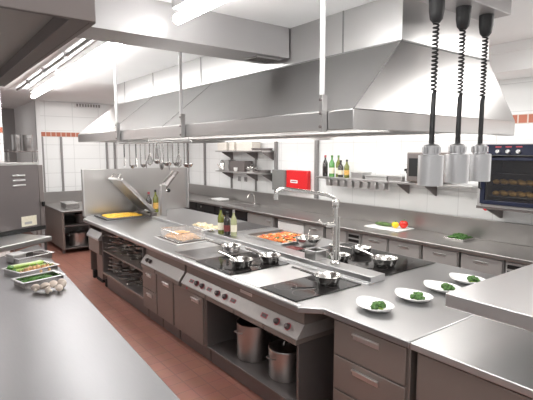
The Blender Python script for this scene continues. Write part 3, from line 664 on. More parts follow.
for k, (x, y, rz) in enumerate(((2.29, 1.845, -.2), (2.65, 1.805, -.05), (2.99, 1.80, .0), (3.33, 1.795, .03))):
    o = pl if k == 0 else copy_tree(pl)
    o.location = (x, y, .901); o.rotation_euler = (0, 0, rz); o['label'] = pn[k]; o['group'] = 'white oval plates'
    b = bc if k == 0 else copy_tree(bc)
    b.location = (x - .02, y - .05, .912); b.scale = (.9, .9, .95); b.rotation_euler = (0, 0, k * 1.3 + .4); b['label'] = bn[k]; b['group'] = 'broccoli portions'
# pass shelf
ps = thing('pass_shelf', 'raised thick steel pass shelf at the lower right corner', 'shelf', (2.9, .6, .901))
G(ps).box(2.09, .1, 1.127, 3.70, 1.24, 1.20).build('shelf_board', 'top_white', ps, .006)
for x, y in ((2.85, .42), (3.60, .42), (3.6, .95)): G(ps).tube([(x, y, .901), (x, y, 1.126)], .025, 12).build('post', 'steel', ps)

# pots in the niche and pans on the open shelves
def stockpot(label, loc, r, h, group=None, mat='steel', lid=False):
    t = thing('stock_pot', label, 'pot', loc, 0, group)
    G().lathe([(r * .97, 0), (r, .008), (r, h), (r * 1.03, h + .003), (r * 1.03, h + .007), (r * .96, h + .005), (r * .95, .012), (.0, .010)], (0, 0, 0), 26).build('body', mat, t)
    for s in (-1, 1): G().tube([(s * r, -.04, h * .8), (s * (r + .03), -.03, h * .82), (s * (r + .03), .03, h * .82), (s * r, .04, h * .8)], .007, 8).build('handle', mat, t)
    if lid:
        l = G().lathe([(r * 1.02, h + .008), (r, h + .014), (r * .4, h + .028), (0, h + .03)], (0, 0, 0), 26).build('lid', mat, t); G().tube([(-.03, 0, h + .026), (-.02, 0, h + .055), (.02, 0, h + .055), (.03, 0, h + .026)], .006, 8).build('lid_handle', mat, l)
    return t
stockpot('wide steel pot inside the open niche under the hob controls', (2.2, 3.05, .1690), .15, .30)
stockpot('smaller lidded pot beside the wide pot in the open niche', (2.2, 2.62, .1690), .14, .22, None, 'steel', True)
pp = saucepan(.10, .08, .17, 'polished')
pp['label'] = 'steel saucepan stacked on the upper shelf of the open island cabinet'; pp['group'] = 'pans on the upper cabinet shelf'; pp.name = 'shelf_saucepan'
sh_up, sh_lo = [], []
first = True
dk = saucepan(.10, .08, .15, 'dark_steel'); dk.name = 'shelf_saucepan'; dk['label'] = pp['label']; dk['group'] = pp['group']
pp['label'] = dk['label'] = 'steel saucepan nested in a stack on the upper shelf of the open island cabinet'
used = {id(pp): False, id(dk): False}
for sh, (z0, n, glab, lab) in enumerate(((.5485, 6, 'pans on the upper cabinet shelf', 'saucepan nested in a stack on the upper shelf of the open island cabinet'),
                                        (.2385, 5, 'pans on the lower cabinet shelf', 'saucepan nested in a stack on the lower shelf of the open island cabinet'))):
    for k in range(n):
        y = 5.03 + k * .226; a0 = PI + random.uniform(-.5, .5); x0 = 2.205 + random.uniform(-.02, .02)
        for j in range(4 if (k + sh) % 3 else 3):
            src = pp if (k + j) % 3 else dk
            o = src if not used[id(src)] else copy_tree(src)
            used[id(src)] = True
            o.location = (x0, y, z0 + j * .050); o.rotation_euler = (0, 0, a0 + random.uniform(-.25, .25)); o.scale = (1, 1, .8)
            o['label'] = ('steel ' if src is pp else 'dark grey ') + lab; o['group'] = glab
stockpot('tall steel pot at the far end of the lower cabinet shelf', (2.14, 6.18, .2385), .08, .20, None, 'front')

# ------------------------------------------------------------------ right wall counter
wc = thing('wall_worktop', 'long steel worktop with upstand along the right tiled wall', 'worktop', (4.8, 5.5, .86))
G(wc).box(4.45, .9, .86, 5.135, 10.35, .90).build('top_plate', 'wall_steel', wc, .006)
G(wc).box(5.105, .9, .9005, 5.135, 10.35, 1.13).build('upstand', 'wall_steel', wc, .004)
def base_unit(name, label, y0, y1, kind, group=None):
    t = thing(name, label, 'cabinet', (4.8, (y0 + y1) / 2, 0), 0, group)
    carcass(t, 4.52, 5.08, y0 + .004, y1 - .004, .12, .858, 'front_grey' if kind != 'fridge' else 'black')
    X = 4.50
    if kind == 'drawers':
        for z0, z1 in ((.60, .835), (.365, .59), (.13, .355)):
            d = G(t).box(X, y0 + .012, z0, X + .019, y1 - .012, z1).build('drawer', 'front_grey', t, .003)
            c = (y0 + y1) / 2
            h = G(t).box(X - .004, c - .075, z1 - .075, X - .0005, c + .075, z1 - .04).build('handle', 'top_light', d, .002)
            G(t).box(X - .016, c - .07, z1 - .05, X - .0045, c + .07, z1 - .043).build('grip', 'polished', h)
    elif kind == 'door':
        d = G(t).box(X, y0 + .01, .13, X + .019, y1 - .01, .835).build('door', 'front_grey', t, .003)
        G(t).box(X - .014, y0 + .06, .76, X - .0005, y0 + .18, .785).build('handle', 'top_light', d, .002)
    elif kind == 'fridge':
        d = G(t).box(X, y0 + .01, .13, X + .019, y1 - .01, .72).build('glass_door', 'fridge', t, .003)
        G(t).box(X - .012, y0 + .03, .2, X - .0005, y0 + .05, .6).build('handle', 'dark_steel', d)
        p = G(t).box(X, y0 + .01, .735, X + .019, y1 - .01, .845).build('fascia', 'black', t, .003)
        G(t).tube([(X - .006, y1 - .2, .79), (X, y1 - .2, .79)], .02, 12).build('dial', 'steel', p)
    elif kind == 'slots':
        f = G(t).box(X, y0 + .012, .13, X + .019, y1 - .012, .835).build('front_panel', 'front_grey', t, .003)
        for z in (.775, .715, .655, .595): G(t).box(X - .006, y0 + .03, z, X - .0005, y1 - .03, z + .04).build('vent_slot', 'black', f, .004)
    elif kind == 'white':
        d = G(t).box(X, y0 + .01, .13, X + .019, y1 - .01, .80).build('door', 'white', t, .006)
        G(t).box(X, y0 + .01, .805, X + .019, y1 - .01, .845).build('fascia', 'front_grey', t, .003)
    return t
units = [('undercounter_fridge', 9.0, 9.72, 'fridge', 'black glass undercounter fridge farthest along the right wall counter'),
         ('undercounter_fridge', 8.26, 8.99, 'fridge', 'black glass undercounter fridge second from the far end of the wall counter'),
         ('undercounter_fridge', 7.52, 8.25, 'fridge', 'black glass undercounter fridge in the middle of the dark fridge row'),
         ('undercounter_fridge', 6.45, 7.51, 'fridge', 'widest black undercounter fridge, nearest of the dark row'),
         ('door_cabinet', 5.72, 6.44, 'door', 'plain steel door cabinet between the black fridges and the white front'),
         ('white_front_cabinet', 4.98, 5.60, 'white', 'cabinet with plain white door under the wall counter'),
         ('drawer_cabinet', 4.56, 4.97, 'drawers', 'wall counter drawer cabinet immediately right of the white door'),
         ('drawer_cabinet', 4.13, 4.53, 'drawers', 'wall counter drawer cabinet left of the black vent slots, behind the tap'),
         ('vent_panel_cabinet', 3.88, 4.12, 'slots', 'narrow panel with black vent slots below the chopping board end'),
         ('drawer_cabinet', 3.46, 3.87, 'drawers', 'wall counter drawer cabinet just below the white chopping board'),
         ('drawer_cabinet', 3.00, 3.45, 'drawers', 'wall counter drawer cabinet between chopping board and herb tray'),
         ('drawer_cabinet', 2.54, 2.98, 'drawers', 'wall counter drawer cabinet directly below the herb tray'),
         ('drawer_cabinet', 2.07, 2.52, 'drawers', 'wall counter drawer cabinet nearest the pass shelf'),
         ('vent_panel_cabinet', 1.72, 2.06, 'slots', 'narrow vent slot panel half hidden by the pass shelf'),
         ('door_cabinet', 1.0, 1.71, 'door', 'steel door cabinet at the near end of the wall counter')]
for nm, y0, y1, kd, lab in units: base_unit(nm, lab, y0, y1, kd)

# things on the wall counter
cb = thing('chopping_board', 'white chopping board on the right wall counter', 'chopping board', (4.87, 3.86, .901))
G(cb).box(4.70, 3.46, .901, 5.05, 4.0, .918).build('board', 'board', cb, .006)
cu = thing('cucumber', 'dark green cucumber lying on the white chopping board', 'cucumber', (4.88, 3.92, .919))
G(cu).tube([(4.84, 3.93, .945), (4.85, 3.905, .947), (4.86, 3.85, .947), (4.87, 3.76, .947), (4.88, 3.70, .946), (4.88, 3.68, .945)], [.008, .022, .0275, .0275, .022, .008], 12).build('skin', 'cucumber', cu)
def pepper(name, label, loc, r, mat, sz=.95):
    t = thing(name, label, 'pepper', loc)
    g = G(); n, m = 20, 12; vs = []
    for i in range(m + 1):
        th = PI * i / m
        for j in range(n):
            a = 2 * PI * j / n; k = 1 + .09 * math.cos(4 * a) * math.sin(th); dip = -.18 * math.exp(-((PI - th) / .45) ** 2)
            vs.append((r * k * math.sin(th) * math.cos(a), r * k * math.sin(th) * math.sin(a), r * sz * (1 - math.cos(th)) * (1 + dip)))
    g.add(vs, [(i * n + j, i * n + (j + 1) % n, (i + 1) * n + (j + 1) % n, (i + 1) * n + j) for i in range(m) for j in range(n)])
    g.build('flesh', mat, t); G().tube([(0, 0, r * 1.5), (.004, 0, r * 1.75), (.012, 0, r * 2.0)], [.008, .006, .007], 8).build('stem', 'bean', t); return t
pepper('yellow_pepper', 'yellow pepper on the chopping board between cucumber and red pepper', (4.86, 3.62, .9185), .047, 'yellow')
pepper('red_pepper', 'large red pepper at the right of the chopping board', (4.93, 3.545, .9185), .057, 'redveg')
ht = thing('herb_tray', 'small steel tray on the wall counter below the oven', 'tray', (4.9, 2.85, .901))
G(ht).box(4.79, 2.66, .901, 5.03, 2.87, .904).box(4.78, 2.65, .901, 4.79, 2.88, .925).box(5.03, 2.65, .901, 5.04, 2.88, .925).box(4.79, 2.65, .901, 5.03, 2.66, .925).box(4.79, 2.87, .901, 5.03, 2.88, .925).build('tray_body', 'polished', ht, .002)
heap_build(['herb_leaves'], 'green_herbs', 'dark green herbs heaped in the tray below the oven', 'herbs', ['green'], 4.81, 2.68, 5.01, 2.85, .905, 90, .02, .045)
wt = thing('folded_towel', 'white folded towel on a steel tray far along the wall counter', 'towel', (4.85, 7.9, .901))
G(wt).box(4.70, 7.70, .901, 5.03, 8.15, .915).build('tray_body', 'polished', wt, .004)
G(wt).box(4.75, 7.75, .9155, 4.98, 8.08, .945).build('towel', 'white', wt, .012)
sk = thing('sink_tap', 'small chrome swan neck tap at the back of the wall counter', 'tap', (5.05, 6.98, .901))
G(sk).lathe([(.025, 0), (.025, .015), (.015, .02)], (5.05, 6.98, .901), 16).build('base', 'polished', sk)
G(sk).tube([(5.05, 6.98, .92), (5.05, 6.98, 1.05), (5.02, 6.98, 1.10), (4.95, 6.98, 1.11), (4.90, 6.98, 1.07), (4.89, 6.98, 1.03)], .012, 10).build('spout', 'polished', sk)
sb = thing('wall_sink', 'shallow steel sink rim let into the wall counter by the small tap', 'sink', (4.75, 6.9, .9))
G(sb).box(4.56, 6.62, .9005, 4.58, 7.2, .908).box(4.92, 6.62, .9005, 4.94, 7.2, .908).box(4.58, 6.62, .9005, 4.92, 6.64, .908).box(4.58, 7.18, .9005, 4.92, 7.2, .908).build('rim', 'top_light', sb, .002)
G(sb).box(4.58, 6.64, .9005, 4.92, 7.18, .903).build('bottom', 'dark_steel', sb)

# red wall box and its grey neighbour
rb = thing('red_wall_box', 'bright red box with white label on the tiled wall', 'box', (5.06, 5.7, 1.24))
G(rb).box(5.06, 5.52, 1.225, 5.14, 6.06, 1.58).build('case', 'red', rb, .012)
G(rb).box(5.055, 5.76, 1.365, 5.0595, 5.94, 1.415).build('label_plate', 'white', rb); G(rb).box(5.0535, 5.78, 1.382, 5.0548, 5.92, 1.398).build('red_print', 'redmark', rb)
gb = thing('grey_wall_box', 'plain grey metal box on the wall left of the red box', 'box', (5.06, 6.15, 1.24))
G(gb).box(5.03, 6.07, 1.215, 5.095, 6.42, 1.575).build('case', 'greybox', gb, .008); G(gb).box(5.026, 6.09, 1.235, 5.0295, 6.40, 1.555).build('lid', 'greybox', gb, .002)

# wall shelves
def wall_shelf(name, label, y0, y1, z, brk, x0=4.86):
    t = thing(name, label, 'shelf', (5.0, (y0 + y1) / 2, z))
    G(t).box(x0, y0, z - .028, 5.14, y1, z).build('board', 'steel', t, .004)
    for y in brk: G(t).prof([(5.14, z - .029), (5.14, z - .17), (5.12, z - .17), (x0 + .03, z - .045), (x0 + .03, z - .029)], y, y + .012).build('bracket', 'dark_steel', t)
    return t
wall_shelf('wall_shelf', 'long wall shelf with bottles and trays left of the oven', 2.62, 5.12, 1.52, (3.62, 3.22))
wall_shelf('lower_wall_shelf', 'lower of two far wall shelves, with kettle and black box', 6.48, 8.08, 1.51, (7.0, 7.85, 6.5))
wall_shelf('upper_wall_shelf', 'upper of two far wall shelves, with pale tubs', 6.48, 8.08, 1.91, (7.0, 7.85, 6.5))
for y in (7.02, 7.87):
    struct(G().box(5.115, y + .013, 1.14, 5.142, y + .04, 2.19), 'trim_%d' % i, 'post'); i += 1
# bottles on the shelf
zz = 1.521
bottle('wine_bottle', 'dark red wine bottle, leftmost on the long wall shelf', (4.95, 5.0, zz), .32, .040, 'b_dark', None, 'redmark', 'bottles on the wall shelf')
bottle('green_bottle', 'bright green bottle with pale label second from left on the wall shelf', (4.95, 4.86, zz), .32, .042, 'b_lime', 'label', 'bean', 'bottles on the wall shelf')
bottle('olive_bottle', 'tall olive bottle in the middle of the shelf bottles', (4.98, 4.755, zz), .32, .038, 'b_green', 'label', 'bean', 'bottles on the wall shelf')
bottle('squat_oil_bottle', 'dark squat bottle with large pale label, fourth on the wall shelf', (4.94, 4.67, zz), .25, .040, 'b_dark', 'label', 'black', 'bottles on the wall shelf')
bottle('amber_wine_bottle', 'olive brown bottle, rightmost of the shelf bottles', (4.95, 4.56, zz), .26, .038, 'b_green', 'bread', 'black', 'bottles on the wall shelf')
def tub(name, label, cat, x0, y0, x1, y1, z, h, mat, group=None, lip=True):
    t = thing(name, label, cat, ((x0 + x1) / 2, (y0 + y1) / 2, z), 0, group)
    G(t).box(x0, y0, z, x1, y1, z + h).build('body', mat, t, .006)
    if lip: G(t).box(x0 - .008, y0 - .008, z + h + .0003, x1 + .008, y1 + .008, z + h + .012).build('lid', mat, t, .003)
    return t
tub('steel_tin', 'square steel tin with lid right of the shelf bottles', 'tin', 4.89, 4.22, 5.08, 4.42, zz, .075, 'steel')
tub('steel_tray_stack', 'low stack of steel trays on the long wall shelf', 'trays', 4.88, 3.80, 5.10, 4.16, zz, .045, 'front_grey')
tub('flat_tray_stack', 'second flat tray stack on the wall shelf near the microwave', 'trays', 4.88, 3.56, 5.10, 3.775, zz, .055, 'steel')
mw = thing('microwave', 'brown grey microwave on the wall shelf behind the heat lamps', 'microwave', (4.97, 3.25, zz))
G(mw).box(4.84, 3.02, zz + .012, 5.135, 3.46, 1.89).build('body', 'front', mw, .006)
for y in (3.06, 3.40): G(mw).box(4.88, y, zz, 5.10, y + .03, zz + .0115).build('foot', 'blackmat', mw)
d = G(mw).box(4.825, 3.14, zz + .03, 4.8395, 3.45, 1.875).build('door', 'dark_steel', mw, .004); G(mw).box(4.822, 3.18, zz + .08, 4.8248, 3.42, 1.82).build('door_window', 'black', d)
G(mw).box(4.828, 3.03, zz + .03, 4.8395, 3.13, 1.875).build('button_panel', 'black', mw)
bt = thing('spray_bottle', 'black topped white bottle left of the microwave on the shelf', 'bottle', (4.93, 3.515, zz))
G().lathe([(.024, 0), (.026, .005), (.026, .08), (.012, .105)], (0, 0, 0), 14, cap1=True).build('body', 'white', bt); G().lathe([(.014, .1055), (.016, .11), (.016, .14)], (0, 0, 0), 12, cap1=True).box(-.05, -.01, .135, .014, .01, .165).build('spray_head', 'black', bt)
# hanging measures under the shelf
cup = None
for k in range(8):
    if cup is None:
        cup = thing('hanging_measure_cup', 'small steel container hung under the front of the long wall shelf', 'container', (0, 0, 0), 0, 'containers hung under the wall shelf')
        G().box(-.05, -.045, -.10, .05, .045, -.012).build('body', 'steel', cup, .01); G().box(-.058, -.053, -.0115, .058, .053, .0).build('rim', 'top_light', cup, .002); o = cup
    else: o = copy_tree(cup)
    o.location = (4.93, 4.92 - k * .142 - .05, 1.49)
# far shelf things
z1 = 1.511
kt = thing('kettle', 'polished steel kettle at the left end of the lower far shelf', 'kettle', (4.98, 7.98, z1))
G().lathe([(.075, 0), (.085, .01), (.08, .10), (.06, .15), (.03, .165), (.012, .185)], (0, 0, 0), 20, cap1=True).build('body', 'polished', kt)
G().tube([(-.075, 0, .06), (-.11, 0, .11), (-.125, 0, .13)], [.014, .011, .009], 8).build('spout', 'polished', kt); G().tube([(.07, 0, .12), (.05, 0, .2), (-.04, 0, .2), (-.06, 0, .14)], .008, 8).build('handle', 'black', kt)
tub('steel_canister', 'tall steel canister between kettle and black box', 'canister', 4.92, 7.68, 5.08, 7.83, z1, .2, 'steel')
tub('toaster_box', 'black boxy toaster on the lower far shelf', 'toaster', 4.90, 7.10, 5.10, 7.62, z1, .20, 'dark_steel', None, False)
cu_ = thing('white_cup', 'small white cup in front of the black toaster', 'cup', (4.88, 7.36, z1))
G().lathe([(.025, 0), (.04, .03), (.045, .075), (.042, .076), (.036, .03), (0, .008)], (0, 0, 0), 18).build('bowl', 'porcelain', cu_); G().tube([(0, .042, .06), (0, .066, .052), (0, .062, .03), (0, .04, .026)], .005, 6).build('handle', 'porcelain', cu_)
stockpot('round lidded pot right of the black toaster', (4.98, 6.97, z1), .095, .08, None, 'polished', True)
def shallow(label, loc):
    t = thing('frying_pan', label, 'frying pan', loc, .6)
    G().lathe([(.0, .001), (.09, 0), (.115, .045), (.118, .047), (.112, .046), (.086, .008), (0, .007)], (0, 0, 0), 24, cap0=False).build('bowl', 'dark_steel', t); G().tube([(-.108, 0, .035), (-.17, 0, .06)], .009, 8).build('handle', 'black', t)
shallow('dark frying pan right of the round lidded pot', (4.985, 6.77, z1)); tub('dark_lidded_dish', 'low dark dish at the right end of the lower far shelf', 'dish', 4.92, 6.50, 5.07, 6.63, z1, .04, 'dark_steel')
z2 = 1.911
tub('pale_tub', 'long pale plastic tub at the left end of the upper far shelf', 'tub', 4.90, 7.72, 5.10, 8.06, z2, .17, 'box_pale')
tub('narrow_pale_tub', 'narrow pale tub in the middle of the upper far shelf', 'tub', 4.90, 7.45, 5.08, 7.62, z2, .19, 'box_pale')
tub('grey_tub', 'wide pale grey tub right of the middle on the upper shelf', 'tub', 4.90, 6.85, 5.10, 7.36, z2, .16, 'box_pale')
tub('dark_baking_tray', 'flat dark baking tray at the right end of the upper shelf', 'tray', 4.88, 6.49, 5.10, 6.83, z2, .03, 'dark_steel')
for k, y in enumerate((7.62, 7.40)):
    s = thing('wall_socket', ('left', 'right')[k] + ' pale wall socket below the black toaster', 'socket', (5.14, y, 1.32))
    G(s).box(5.132, y - .045, 1.30, 5.1499, y + .045, 1.39).build('plate', 'duct', s, .004); G(s).tube([(5.130, y, 1.345), (5.1318, y, 1.345)], .025, 14).build('insert', 'post', s)

# ------------------------------------------------------------------ wall oven
ov = thing('combi_oven', 'combi oven with dark blue door frame and loaded racks at right', 'oven', (4.92, 2.1, 1.335))
OX, OY0, OY1, OZ0, OZ1 = 4.70, 1.72, 2.47, 1.335, 1.985
G(ov).box(OX, OY0, OZ0, 5.14, OY0 + .05, 1.86).box(OX, OY1 - .05, OZ0, 5.14, OY1, 1.86).box(OX, OY0 + .05, OZ0, 5.14, OY1 - .05, OZ0 + .05).box(OX, OY0, 1.861, 5.14, OY1, OZ1).build('housing', 'front_grey', ov, .004)
G(ov).box(5.10, OY0 + .05, OZ0 + .05, 5.14, OY1 - .05, 1.859).box(4.78, OY0 + .051, OZ0 + .051, 5.099, OY0 + .056, 1.859).box(4.78, OY1 - .056, OZ0 + .051, 5.099, OY1 - .051, 1.859).build('cavity_lining', 'oven_in', ov)
dr = G(ov).box(OX - .03, OY0 + .10, OZ0 + .03, OX - .001, OY0 + .13, 1.845).box(OX - .03, OY1 - .085, OZ0 + .03, OX - .001, OY1 - .04, 1.845).box(OX - .03, OY0 + .13, OZ0 + .03, OX - .001, OY1 - .085, OZ0 + .07).box(OX - .03, OY0 + .13, 1.815, OX - .001, OY1 - .085, 1.845).build('door_frame', 'navy', ov, .004)
G(ov).box(OX - .02, OY0 + .13, OZ0 + .07, OX - .014, OY1 - .085, 1.815).build('door_glass', 'oven_glass', dr)
G(ov).tube([(OX - .03, OY1 - .05, 1.52), (OX - .07, OY1 - .05, 1.53), (OX - .07, OY1 - .05, 1.63), (OX - .03, OY1 - .05, 1.64)], .01, 8).build('door_handle', 'black', dr)
cp = G(ov).box(OX - .012, OY0 + .01, 1.868, OX - .001, OY1 - .01, 1.975).build('control_strip', 'navy', ov, .003)
for y in (2.27, 2.17, 2.07):
    G(ov).tube([(OX - .013, y, 1.905), (OX - .035, y, 1.905), (OX - .04, y, 1.905)], [.022, .02, .016], 16).build('knob', 'top_light', cp)
g = G(ov)
for y in (2.40, 2.27, 2.17, 2.07): g.box(OX - .0135, y - .03, 1.945, OX - .0122, y + .03, 1.958)
g.box(OX - .0135, 2.37, 1.895, OX - .0122, 2.43, 1.91); g.build('red_print', 'redmark', cp)
G(ov).box(OX - .0135, 1.82, 1.935, OX - .0122, 1.92, 1.955).build('badge', 'top_light', cp)
for z in (1.44, 1.56, 1.68):
    r = G(ov)
    for j in range(12): r.tube([(4.80, OY0 + .07 + j * .055, z), (5.09, OY0 + .07 + j * .055, z)], .003, 5)
    for x in (4.80, 5.09): r.tube([(x, OY0 + .057, z), (x, OY1 - .057, z)], .004, 5)
    r.build('rack', 'wire', ov)
    if z < 1.6:
        for j in range(7):
            for q in (4.85, 4.99):
                o = G().ball((0, 0, .025), .04, 10, 7, 1, 1, .62, .08, 2, j).build('bread_roll', 'bread')
                o.location = (q, 1.82 + j * .088, z + .0045)
                tag(o, 'golden bread roll baking on the %s loaded oven rack' % ('lower' if z < 1.5 else 'upper'), 'bread roll', 'rolls on the %s oven rack' % ('lower' if z < 1.5 else 'upper'))
pb = thing('oven_bracket_shelf', 'steel bracket shelf carrying the oven on the right wall', 'shelf', (4.95, 2.1, 1.31))
G(pb).box(4.72, 1.70, 1.305, 5.14, 2.49, 1.334).build('board', 'dark_steel', pb, .003)
for y in (1.80, 2.40): G(pb).prof([(5.14, 1.304), (5.14, 1.17), (5.10, 1.17), (4.80, 1.29), (4.80, 1.304)], y, y + .02).build('bracket', 'dark_steel', pb)
rt = thing('wall_mount_valve', 'small red valve handle on the wall below the oven corner', 'valve', (5.1, 2.42, 1.26))
G(rt).tube([(5.149, 2.56, 1.27), (5.08, 2.56, 1.27)], .012, 8).build('pipe_stub', 'steel', rt); G(rt).lathe([(.03, 0), (.036, .008), (.03, .016)], (0, 0, 0), 14, cap1=True)
G(rt).tube([(5.079, 2.56, 1.27), (5.06, 2.56, 1.27)], .03, 12).build('handwheel', 'red', rt)

# ------------------------------------------------------------------ left counter in the foreground
lc = thing('prep_counter', 'steel prep counter at lower left holding trays of vegetables', 'counter', (.2, 3, 0))
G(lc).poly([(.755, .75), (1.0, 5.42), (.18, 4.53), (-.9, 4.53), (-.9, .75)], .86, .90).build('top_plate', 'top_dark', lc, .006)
G(lc).poly([(.70, .9), (.87, 5.05), (.18, 4.33), (-.8, 4.33), (-.8, .9)], .25, .275).build('under_shelf', 'front_grey', lc, .003)
for x, y in ((.68, .95), (-.75, .95), (-.75, 4.25), (.15, 4.25), (.80, 4.85)): G(lc).tube([(x, y, 0), (x, y, .249)], .022, 10).tube([(x, y, .2755), (x, y, .8595)], .022, 10).build('leg', 'steel', lc)
def tray(label, cx, cy, w, d, h, rz):
    t = thing('steel_tray', label, 'tray', (cx, cy, .901), rz)
    g = G(); a, b = w / 2, d / 2; e = .012
    g.box(-a + e, -b + e, 0, a - e, b - e, .004)
    for (x0, y0, x1, y1) in ((-a, -b, a, -b + .005), (-a, b - .005, a, b), (-a, -b + .005, -a + .005, b - .005), (a - .005, -b + .005, a, b - .005)): g.box(x0, y0, .0, x1, y1, h)
    g.build('tray_body', 'polished', t, .002)
    G().box(-a - .014, -b - .014, h + .0003, a + .014, -b + .002, h + .005).box(-a - .014, b - .002, h + .0003, a + .014, b + .014, h + .005).box(-a - .014, -b + .002, h + .0003, -a + .002, b - .002, h + .005).box(a - .002, -b + .002, h + .0003, a + .014, b - .002, h + .005).build('lip', 'top_light', t, .001)
    return t
RZ = math.radians(20)
tray('steel tray at the far end of the prep counter holding a small tub', .785, 4.66, .32, .20, .05, RZ)
tray('middle steel tray holding celery and onions', .71, 4.18, .32, .25, .045, RZ)
tray('near steel tray holding green beans beside the mushrooms', .695, 3.80, .30, .175, .045, math.radians(14))
def loc_on(cx, cy, rz, x, y): return (cx + x * math.cos(rz) - y * math.sin(rz), cy + x * math.sin(rz) + y * math.cos(rz))
p = loc_on(.785, 4.66, RZ, -.11, .03); tb = thing('tray_tub', 'small steel tub standing in the far steel tray', 'tub', (*p, .9055), RZ)
G().box(-.06, -.06, 0, .06, .06, .07).build('body', 'steel', tb, .006); G().box(-.066, -.066, .0703, .066, .066, .076).build('lid', 'top_light', tb)
p = loc_on(.785, 4.66, RZ, .11, .02); tb = thing('dark_tub', 'dark round tub at the right of the far steel tray', 'tub', (*p, .9055))
G().lathe([(.055, 0), (.06, .05), (.055, .052), (.05, .01), (0, .008)], (0, 0, 0), 18).build('body', 'dark_steel', tb)
# celery
for k in range(6):
    p = loc_on(.71, 4.18, RZ, 0, .105 - k * .018)
    zc = .918 + (k % 2) * .016 + (.022 if k < 4 else 0)
    t = thing('celery_stalk', 'green celery stalk lying along the back of the middle tray', 'celery', (p[0], p[1], zc), RZ, 'celery stalks in the middle tray')
    L = .135
    g = G(); n = 8; vs = []
    for q in range(7):
        x = -L + 2 * L * q / 6; w = .016 + .006 * q / 6
        for j in range(n):
            a = PI * (j / (n - 1)); vs.append((x, -w * math.cos(a), .012 * math.sin(a) + .003 * math.sin(q)))
    for q in range(7): pass
    fs = [(q * n + j, q * n + j + 1, (q + 1) * n + j + 1, (q + 1) * n + j) for q in range(6) for j in range(n - 1)] + [((q + 1) * n, (q + 1) * n + n - 1, q * n + n - 1, q * n) for q in range(6)] + [tuple(range(n)), tuple(range(7 * n - 1, 6 * n - 1, -1))]
    g.add(vs, fs); g.build('rib', 'celery' if k > 1 else 'celery_pale', t)
    g = G()
    for q in range(4): g.ball((-L - .01 + q * .008, (q - 1.5) * .012, .008), .014, 7, 5, 1.2, .9, .5, .5, 4, q + k)
    g.build('leaf_tip', 'bean', t)
# onions
on = None; k = 0
for row in range(3):
    for c in range(8 if row < 2 else 6):
        x = -.135 + c * .037 + (.012 if row == 1 else 0) + (.036 if row == 2 else 0); y = -.102 + row * .04 if row < 2 else -.082
        p = loc_on(.71, 4.18, RZ, x + random.uniform(-.004, .004), y + random.uniform(-.004, .004)); z = .9055 + (.028 if row == 2 else 0)
        if on is None:
            on = thing('onion', 'small golden onion heaped at the front of the middle tray', 'onion', (0, 0, 0), 0, 'onions in the middle tray')
            G().lathe([(.002, 0), (.013, .003), (.022, .013), (.024, .022), (.02, .034), (.011, .042), (.005, .047), (.004, .052)], (0, 0, 0), 14, cap1=True).build('bulb', 'onion', on)
            g = G()
            for q in range(5): g.tube([(0, 0, .050), (.004 * math.cos(q * 1.26), .004 * math.sin(q * 1.26), .060)], .0012, 4)
            g.build('dry_tip', 'label', on); o = on
        else: o = copy_tree(on)
        o.location = (*p, z); s = random.uniform(.78, .95); o.scale = (s, s, s); o.rotation_euler = (random.uniform(-.6, .6), random.uniform(-.6, .6), random.uniform(0, 6)); k += 1
# beans
r_, gs_, ms_ = heap('green_beans', 'slim green beans heaped in the near steel tray', 'green beans', ['bean', 'green'], -.13, -.068, .13, .068, 0, 180, .0055, .035, 'stick')
r_.location = (.695, 3.80, .906); r_.rotation_euler = (0, 0, math.radians(14))
for g, m, nm in zip(gs_, ms_, ('dark_beans', 'bright_beans')): tag(g.build(nm, m, r_), kind='stuff')
# mushrooms
mu = None
labs = ('leftmost mushroom in front of the green beans', 'mushroom second from left in front of the green beans', 'foremost mushroom lying nearest the camera', 'mushroom second from right in front of the green beans', 'rightmost mushroom near the counter edge', 'small mushroom tucked behind the foremost mushroom')
for k, (x, y, s, tilt) in enumerate(((.635, 3.60, 1.0, .9), (.70, 3.575, 1.15, .5), (.725, 3.515, .9, 1.2), (.765, 3.615, 1.1, .4), (.83, 3.645, 1.15, 1.0), (.775, 3.54, .85, .8))):
    if mu is None:
        mu = thing('mushroom', 'x', 'mushroom')
        G().lathe([(.008, .014), (.024, .016), (.031, .022), (.030, .032), (.022, .043), (.010, .048), (.001, .049)], (0, 0, 0), 18).build('cap', 'mushroom', mu)
        G().lathe([(.009, -.002), (.010, 0), (.009, .0139)], (0, 0, 0), 10, cap1=True).build('stem', 'stemwhite', mu); o = mu
    else: o = copy_tree(mu)
    o.location = (x - .015, y - .065, .913 + .006 * tilt); o.rotation_euler = (-tilt, tilt * .4, k * .7); o.scale = (s,) * 3; o['label'] = labs[k]; o['group'] = 'mushrooms on the prep counter'

# ------------------------------------------------------------------ machine and table at far left
RT = math.radians(32)
tb = thing('machine_table', 'steel table under the dark grey machine at far left', 'table', (1.23, 5.83, 0), RT)
G().box(-1.7, 0, .84, 0, .95, .90).build('table_top', 'top_light', tb, .006)
for x, y in ((-.06, .06), (-1.64, .06), (-.06, .89), (-1.64, .89)): G().box(x - .02, y - .02, 0, x + .02, y + .02, .839).build('leg', 'steel', tb)
G().box(-1.66, .04, .25, -.04, .91, .27).build('under_shelf', 'steel', tb)
mc = thing('dark_grey_machine', 'tall dark grey kitchen machine with three louvre slots at left', 'machine', (1.285, 6.40, .9015), math.radians(27))
G().box(-1.3, 0, .05, -.07, .55, .86).build('housing', 'machine', mc, .008)
G().box(-.069, .0, .05, 0, .5, .83).build('corner_post', 'dark_steel', mc, .006)
G().box(-1.3, -.004, 0, 0, .5, .049).build('base_plinth', 'blackmat', mc)
G().box(-1.3, -.006, .835, -.06, .0, .865).build('top_trim', 'front_grey', mc, .002)
for k in range(3): G().box(-.43, -.014, .70 - k * .06, -.26, -.0005, .72 - k * .06).build('louvre', 'top_light', mc, .006)
